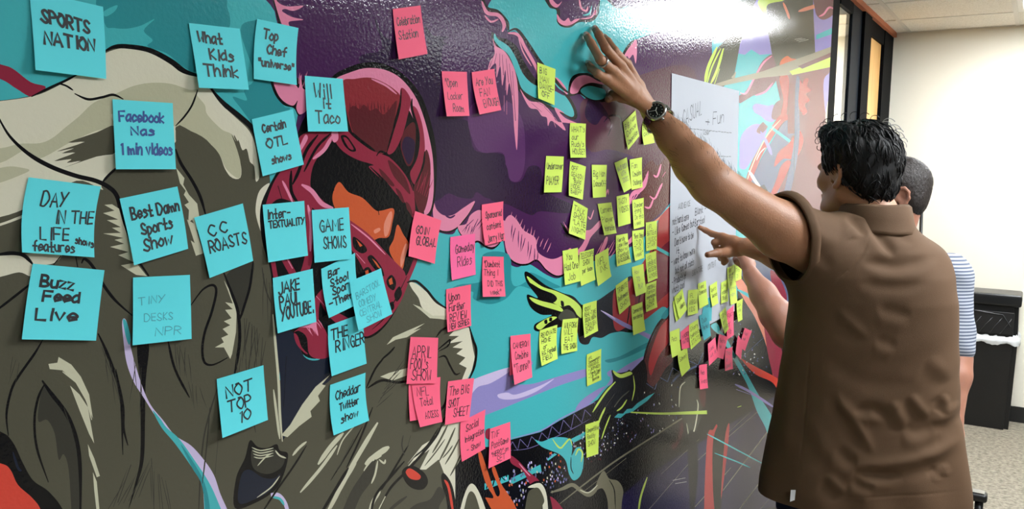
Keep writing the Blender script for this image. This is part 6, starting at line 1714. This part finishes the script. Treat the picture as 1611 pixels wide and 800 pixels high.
    for i in range(n):
        a = 2 * math.pi * i / n
        fr = max(0, math.cos(a)) ** 2              # front of the neck opens and drops
        for r, z, _ in prof:
            rr = r * (1 + .06 * fr)
            q = cc + LF[:2] * math.sin(a) * rr * 1.04 + FD[:2] * (math.cos(a) * rr * .96)
            back = max(0, -math.cos(a))
            wob = .003 * math.sin(a * 5 + 1) * (1 if r > .085 else .3)
            cv.append((q[0], q[1], z - .030 * fr + wob - .012 * abs(math.sin(a)) * (r > .085)))
    m = len(prof)
    for i in range(n):
        for j in range(m - 1):
            cf.append((i * m + j, i * m + j + 1, ((i + 1) % n) * m + j + 1, ((i + 1) % n) * m + j))
    link_mesh('collar', cv, cf, [M_polo], polo, True)
    # hem band round the raised sleeve
    hb = MB()
    d_ = np.abs((SV - cuff_c) @ cuff_n)
    ids = np.where((d_ < .004) & (np.linalg.norm(SV - cuff_c, axis=1) < .13))[0]
    if len(ids) > 30:
        q = SV[ids]; c_ = q.mean(0)
        e1 = n3(np.cross(cuff_n, (0, 0, 1))); e2 = np.cross(cuff_n, e1)
        a_ = np.arctan2((q - c_) @ e2, (q - c_) @ e1)
        r_ = np.hypot((q - c_) @ e2, (q - c_) @ e1)
        ring_ = []
        for k in range(40):
            t0 = -math.pi + 2 * math.pi * (k + .5) / 40
            m_ = np.abs(np.angle(np.exp(1j * (a_ - t0)))) < .16
            rr = r_[m_].max() if m_.any() else r_.mean()
            ring_.append((t0, rr))
        rs_ = np.array([r for _, r in ring_]); rs_ = (np.roll(rs_, 1) + rs_ + np.roll(rs_, -1)) / 3
        v = []
        for off, dr in ((.001, -.004), (.002, .0005), (.0, .0022), (-.012, .0024), (-.022, .0022), (-.0235, -.001)):
            for (t0, _), rr in zip(ring_, rs_):
                v.append(c_ + cuff_n * off + (e1 * math.cos(t0) + e2 * math.sin(t0)) * (rr + dr - off * .10))
        fcs = [(j * 40 + k, j * 40 + (k + 1) % 40, (j + 1) * 40 + (k + 1) % 40, (j + 1) * 40 + k) for j in range(5) for k in range(40)]
        link_mesh('sleeve_hem', v, fcs, [M_polo], polo, True)
    # white tag at the side vent
    tg = MB()
    p0 = A3(on_surface(1248, 770, SV, px, py, dz))
    tw = A3(RT) * .006; up = A3((0, 0, 1)); toward = n3(A3(CAM) - p0)
    q = [p0 + toward * .003 - tw, p0 + toward * .003 + tw, p0 + toward * .004 + tw * .8 - up * .026, p0 + toward * .006 - tw * 1.1 - up * .030]
    q2 = [v - toward * .0008 for v in q]
    tg.add(q + q2, [(0, 3, 2, 1), (4, 5, 6, 7), (0, 1, 5, 4), (1, 2, 6, 5), (2, 3, 7, 6), (3, 0, 4, 7)])
    o = tg.build('white_tag', M_white); o.parent = polo
    o['label'] = 'small white tag at the side vent'
    # --- jeans and shoes
    f = Field((1.90, -.90, .03), (2.60, -.15, .93), 0.008)
    f.column([.72, .80, .92], [C[0]] * 3, [C[1]] * 3, [.190, .186, .172], [.135, .130, .118], LF, FD, .03)
    for sd in (1, -1):
        h = A3((C[0], C[1], 0)) + LF * sd * .095
        f.chain([h + A3((0, 0, .80)), h + LF * sd * .012 + A3((.012, 0, .47)), h + LF * sd * .02 + A3((-.004, 0, .07))], [.102, .080, .074], .03, .04)
    JV, JQ = f.mesh()
    np_mesh('jeans', smooth_mesh(JV, JQ, 2), JQ, [M_jean], T)
    for sd in (1, -1):
        h = A3((C[0], C[1], 0)) + LF * sd * .115
        f = Field(h + A3((-.2, -.2, -.01)), h + A3((.32, .3, .16)), .005)
        f.chain([h - FD * .06 + A3((0, 0, .045)), h + FD * .08 + A3((0, 0, .042)), h + FD * .19 + A3((0, 0, .034))], [.044, .046, .034], .02, .02)
        f.cut((0, 0, 0.004), (0, 0, -1))
        a, b = f.mesh()
        np_mesh('shoe', smooth_mesh(a, b, 2), b, [M_shoe], T)

def subdivide_visible(V, Q):
    """one round of quad subdivision, all faces"""
    e = np.concatenate([Q[:, [0, 1]], Q[:, [1, 2]], Q[:, [2, 3]], Q[:, [3, 0]]])
    es = np.sort(e, 1)
    key = es[:, 0] * (len(V) + 1) + es[:, 1]
    uk, inv = np.unique(key, return_inverse=True)
    a, b = uk // (len(V) + 1), uk % (len(V) + 1)
    EM = (V[a] + V[b]) / 2
    FC = V[Q].mean(1)
    n, ne, nf = len(V), len(uk), len(Q)
    ei = inv.reshape(4, nf) + n
    fi = np.arange(nf) + n + ne
    NQ = np.concatenate([np.stack([Q[:, k], ei[k], fi, ei[(k - 1) % 4]], 1) for k in range(4)])
    NV = np.concatenate([V, EM, FC])
    return smooth_mesh(NV, NQ, 1, .5), NQ
def on_surface(x, y, V, px, py, dz):
    d = np.hypot(px - x, py - y)
    m = d < 6
    return at(x, y, float(dz[m].min())) if m.any() else at(x, y, 2.0)

# ================================================================== the man in the striped tee
def stripe_mat():
    m = bpy.data.materials.new('striped_jersey')
    m.use_nodes = True
    nt = m.node_tree
    b = nt.nodes['Principled BSDF']
    b.inputs['Roughness'].default_value = 0.85
    tc = nt.nodes.new('ShaderNodeTexCoord')
    sp = nt.nodes.new('ShaderNodeSeparateXYZ')
    nt.links.new(tc.outputs['Object'], sp.inputs[0])
    w = nt.nodes.new('ShaderNodeMath'); w.operation = 'MULTIPLY'; w.inputs[1].default_value = 1 / 0.0105
    nt.links.new(sp.outputs['Z'], w.inputs[0])
    fr = nt.nodes.new('ShaderNodeMath'); fr.operation = 'FRACT'
    nt.links.new(w.outputs[0], fr.inputs[0])
    gt = nt.nodes.new('ShaderNodeMath'); gt.operation = 'GREATER_THAN'; gt.inputs[1].default_value = 0.52
    nt.links.new(fr.outputs[0], gt.inputs[0])
    mx = nt.nodes.new('ShaderNodeMix'); mx.data_type = 'RGBA'
    mx.inputs[6].default_value = rgba((164, 169, 178)); mx.inputs[7].default_value = rgba((80, 88, 106))
    nt.links.new(gt.outputs[0], mx.inputs[0])
    nt.links.new(mx.outputs[2], b.inputs['Base Color'])
    return m
def man_in_stripes():
    C = A3((3.00, -0.470))
    T = thing('person', (C[0], C[1], 0), 'man with short dark hair in a grey-striped tee, standing behind the man in brown', 'person')
    FD = n3((0.55, 0.83, 0)); LF = n3((-0.83, 0.55, 0))
    hc = A3(at(1407, 306, 2.76)); hf, hu = n3((-.25, .95, -.10)), n3((0, 0, 1))
    rsh = A3(at(1490, 432, 2.74)); rel = A3(at(1504, 560, 2.72)); rwr = A3(at(1500, 660, 2.66))
    lsh = A3((C[0], C[1], 1.27)) + LF * .17; lel = A3(at(1238, 522, 2.64)); lwr = A3(on_y(1182, 432, -.085))
    f = Field(np.minimum.reduce([lsh, lel, lwr]) - A3((.10, .09, .10)), np.maximum.reduce([lsh, lel, lwr]) + A3((.10, .095, .12)), 0.0028)
    f.chain([lsh, lel], [.056, .044], .03, .01)
    f.ell(lel + A3((0, -.012, -.012)), (.034, .030, .032), None, .03)
    f.chain([lel, lel + (lwr - lel) * .3, lel + (lwr - lel) * .65, lwr], [.043, .046, .038, .027], .03, .03)
    y = lambda px, py, d: A3(on_y(px, py, WY - d))
    kn = [y(1166, 404, .045), y(1170, 401, .052), y(1175, 399, .054), y(1180, 399, .05)]
    for k in kn: f.chain([lwr, lwr + (k - lwr) * .5, k], [.0160, .0145, .0110], .010, .010)
    f.chain([kn[0], y(1158, 396, .030), y(1154, 392, .018), y(1151, 388, .010)], [.0105, .0095, .0085, .007], .004, .006)
    f.chain([kn[1], y(1164, 390, .034), y(1160, 384, .02), y(1157, 379, .010)], [.0105, .0095, .0085, .007], .004, .006)
    f.chain([kn[2], y(1171, 388, .034), y(1168, 381, .02), y(1166, 376, .010)], [.0105, .0095, .0085, .007], .004, .006)
    f.chain([kn[3], y(1180, 389, .034), y(1178, 383, .02), y(1177, 379, .010)], [.0095, .0088, .0080, .0066], .004, .006)
    f.chain([y(1176, 424, .06), y(1168, 416, .04), y(1160, 411, .024), y(1156, 407, .012)], [.014, .0115, .0105, .008], .008, .01)
    LA = f.mesh()
    f = Field(np.minimum.reduce([rsh, rel, rwr]) - A3((.10, .10, .22)), np.maximum.reduce([rsh, rel, rwr]) + .09, 0.003)
    f.chain([rsh, rel], [.056, .043], .03, .01)
    f.chain([rel, rel + (rwr - rel) * .3, rwr], [.042, .044, .028], .03, .03)
    dn = n3(rwr - rel)
    for i in range(4):
        o = FD * (.026 - .018 * i)
        k = rwr + dn * .085 + o
        f.chain([rwr, rwr + (k - rwr) * .5, k], [.020, .018, .012], .014, .014)
        f.chain([k, k + dn * .04 + LF * .006, k + dn * .062 + LF * .018, k + dn * .075 + LF * .032], [.0105, .0095, .0088, .0075], .004, .006)
    f.chain([rwr + FD * .015 + dn * .02, rwr + FD * .045 + dn * .06, rwr + FD * .048 + dn * .095 + LF * .01], [.015, .012, .009], .008, .01)
    RA = f.mesh()
    f = Field(hc - A3((.17, .17, .30)), hc + A3((.17, .17, .16)), 0.0034)
    P, R = head_parts(f, hc, hf, hu, 1.0)
    f.chain([A3((C[0], C[1], 1.24)), A3((C[0] + .01, C[1] + .01, 1.36)), P(0, -.030, -.045)], [.072, .058, .054], .02, .03)
    HD = f.mesh()
    f = Field((C[0] - .32, C[1] - .32, 0), (C[0] + .32, C[1] + .32, 1.34), 0.008)
    f.column([.72, .84, .95, 1.1, 1.2, 1.3], [C[0]] * 6, [C[1]] * 6, [.155, .15, .155, .165, .165, .06], [.11, .105, .11, .115, .11, .06], LF, FD, .03)
    for sd in (1, -1):
        h = A3((C[0], C[1], 0)) + LF * sd * .09
        f.chain([h + A3((0, 0, .76)), h + A3((.01, 0, .43)), h + LF * sd * .01 + A3((0, 0, .09))], [.08, .055, .04], .03, .03)
        f.chain([h + LF * sd * .01 + A3((0, 0, .05)), h + FD * .15 + A3((0, 0, .035))], [.038, .030], .02, .03)
    TR = f.mesh()
    V, Q = merge([(smooth_mesh(*m, 2), m[1]) for m in (LA, RA, HD, TR)])
    np_mesh('body', V, Q, [M_skin2], T)
    # close-cropped hair
    f = Field(hc - .16, hc + .16, 0.0034)
    f.ell(P(0, -.014, .040), (.079, .097, .085), R, .01); f.ell(P(0, -.050, -.008), (.070, .052, .066), R, .02)
    f.ell(P(0, .10, -.035), (.085, .062, .085), R, .01, True)
    f.ell(P(.085, .022, -.045), (.03, .034, .055), R, .01, True); f.ell(P(-.085, .022, -.045), (.03, .034, .055), R, .01, True)
    f.ell(P(.086, -.012, -.006), (.018, .024, .034), R, .006, True); f.ell(P(-.086, -.012, -.006), (.018, .024, .034), R, .006, True)
    HV, HQ = f.mesh()
    HV = smooth_mesh(HV, HQ, 2)
    N = normals(HV, HQ)
    rs = np.random.RandomState(3)
    HV = HV + N * (rs.rand(len(HV)) * .0022)[:, None]
    np_mesh('short_hair', HV, HQ, [M_hair2], T)
    # striped tee
    M_tee = stripe_mat()
    f = Field((C[0] - .36, C[1] - .36, .62), (C[0] + .36, C[1] + .42, 1.40), 0.006)
    zs = [.66, .74, .90, 1.05, 1.16, 1.23, 1.28, 1.315, 1.335]
    f.column(zs, [C[0]] * 9, [C[1]] * 9, [.20, .20, .19, .19, .192, .186, .14, .09, .075], [.14, .14, .132, .135, .136, .13, .105, .08, .07], LF, FD, .02, 2.3)
    rd = n3(rel - rsh); ld = n3(lel - lsh)
    f.chain([A3((C[0], C[1], 1.235)) - LF * .10, rsh + A3((0, 0, -.008)), rsh + rd * .225], [.07, .070, .063], .04, .04)
    f.chain([A3((C[0], C[1], 1.235)) + LF * .10, lsh + A3((0, 0, -.008)), lsh + ld * .21], [.07, .070, .062], .04, .04)
    SV, SQ = f.mesh()
    SV = smooth_mesh(SV, SQ, 3)
    N = normals(SV, SQ)
    SV = SV + N * (.003 * np.sin(SV[:, 2] * 60 + SV[:, 0] * 40) * np.sin(SV[:, 1] * 45))[:, None]
    tee = np_mesh('striped_tee', SV, SQ, [M_tee], T)
    nb = MB()
    pr = []
    for i in range(40):
        a = 2 * math.pi * i / 40
        pr.append((C[0] + LF[0] * math.sin(a) * .074 + FD[0] * math.cos(a) * .072, C[1] + LF[1] * math.sin(a) * .074 + FD[1] * math.cos(a) * .072, 1.334 - .018 * max(0, math.cos(a))))
    nb.tube(pr + [pr[0]], .007, 8)
    o = nb.build('neckband', mat('grey_ribbing', (96, 104, 122), 0.85), None, True); o.parent = tee
    f = Field((C[0] - .36, C[1] - .36, .03), (C[0] + .36, C[1] + .36, .86), 0.008)
    f.column([.62, .72, .84], [C[0]] * 3, [C[1]] * 3, [.175, .172, .16], [.125, .12, .11], LF, FD, .03)
    for sd in (1, -1):
        h = A3((C[0], C[1], 0)) + LF * sd * .09
        f.chain([h + A3((0, 0, .72)), h + A3((.01, 0, .43)), h + LF * sd * .01 + A3((0, 0, .07))], [.096, .076, .068], .03, .04)
    JV, JQ = f.mesh()
    np_mesh('trousers', smooth_mesh(JV, JQ, 2), JQ, [mat('charcoal_trousers', (38, 40, 46), 0.85, bump=.3, bscale=600)], T)
    for sd in (1, -1):
        h = A3((C[0], C[1], 0)) + LF * sd * .10
        f = Field(h + A3((-.25, -.25, -.01)), h + A3((.32, .35, .16)), .006)
        f.chain([h - FD * .06 + A3((0, 0, .045)), h + FD * .08 + A3((0, 0, .042)), h + FD * .19 + A3((0, 0, .034))], [.044, .045, .033], .02, .02)
        f.cut((0, 0, 0.004), (0, 0, -1))
        a, b = f.mesh()
        np_mesh('shoe', smooth_mesh(a, b, 2), b, [M_shoe], T)
man_in_brown()
man_in_stripes()
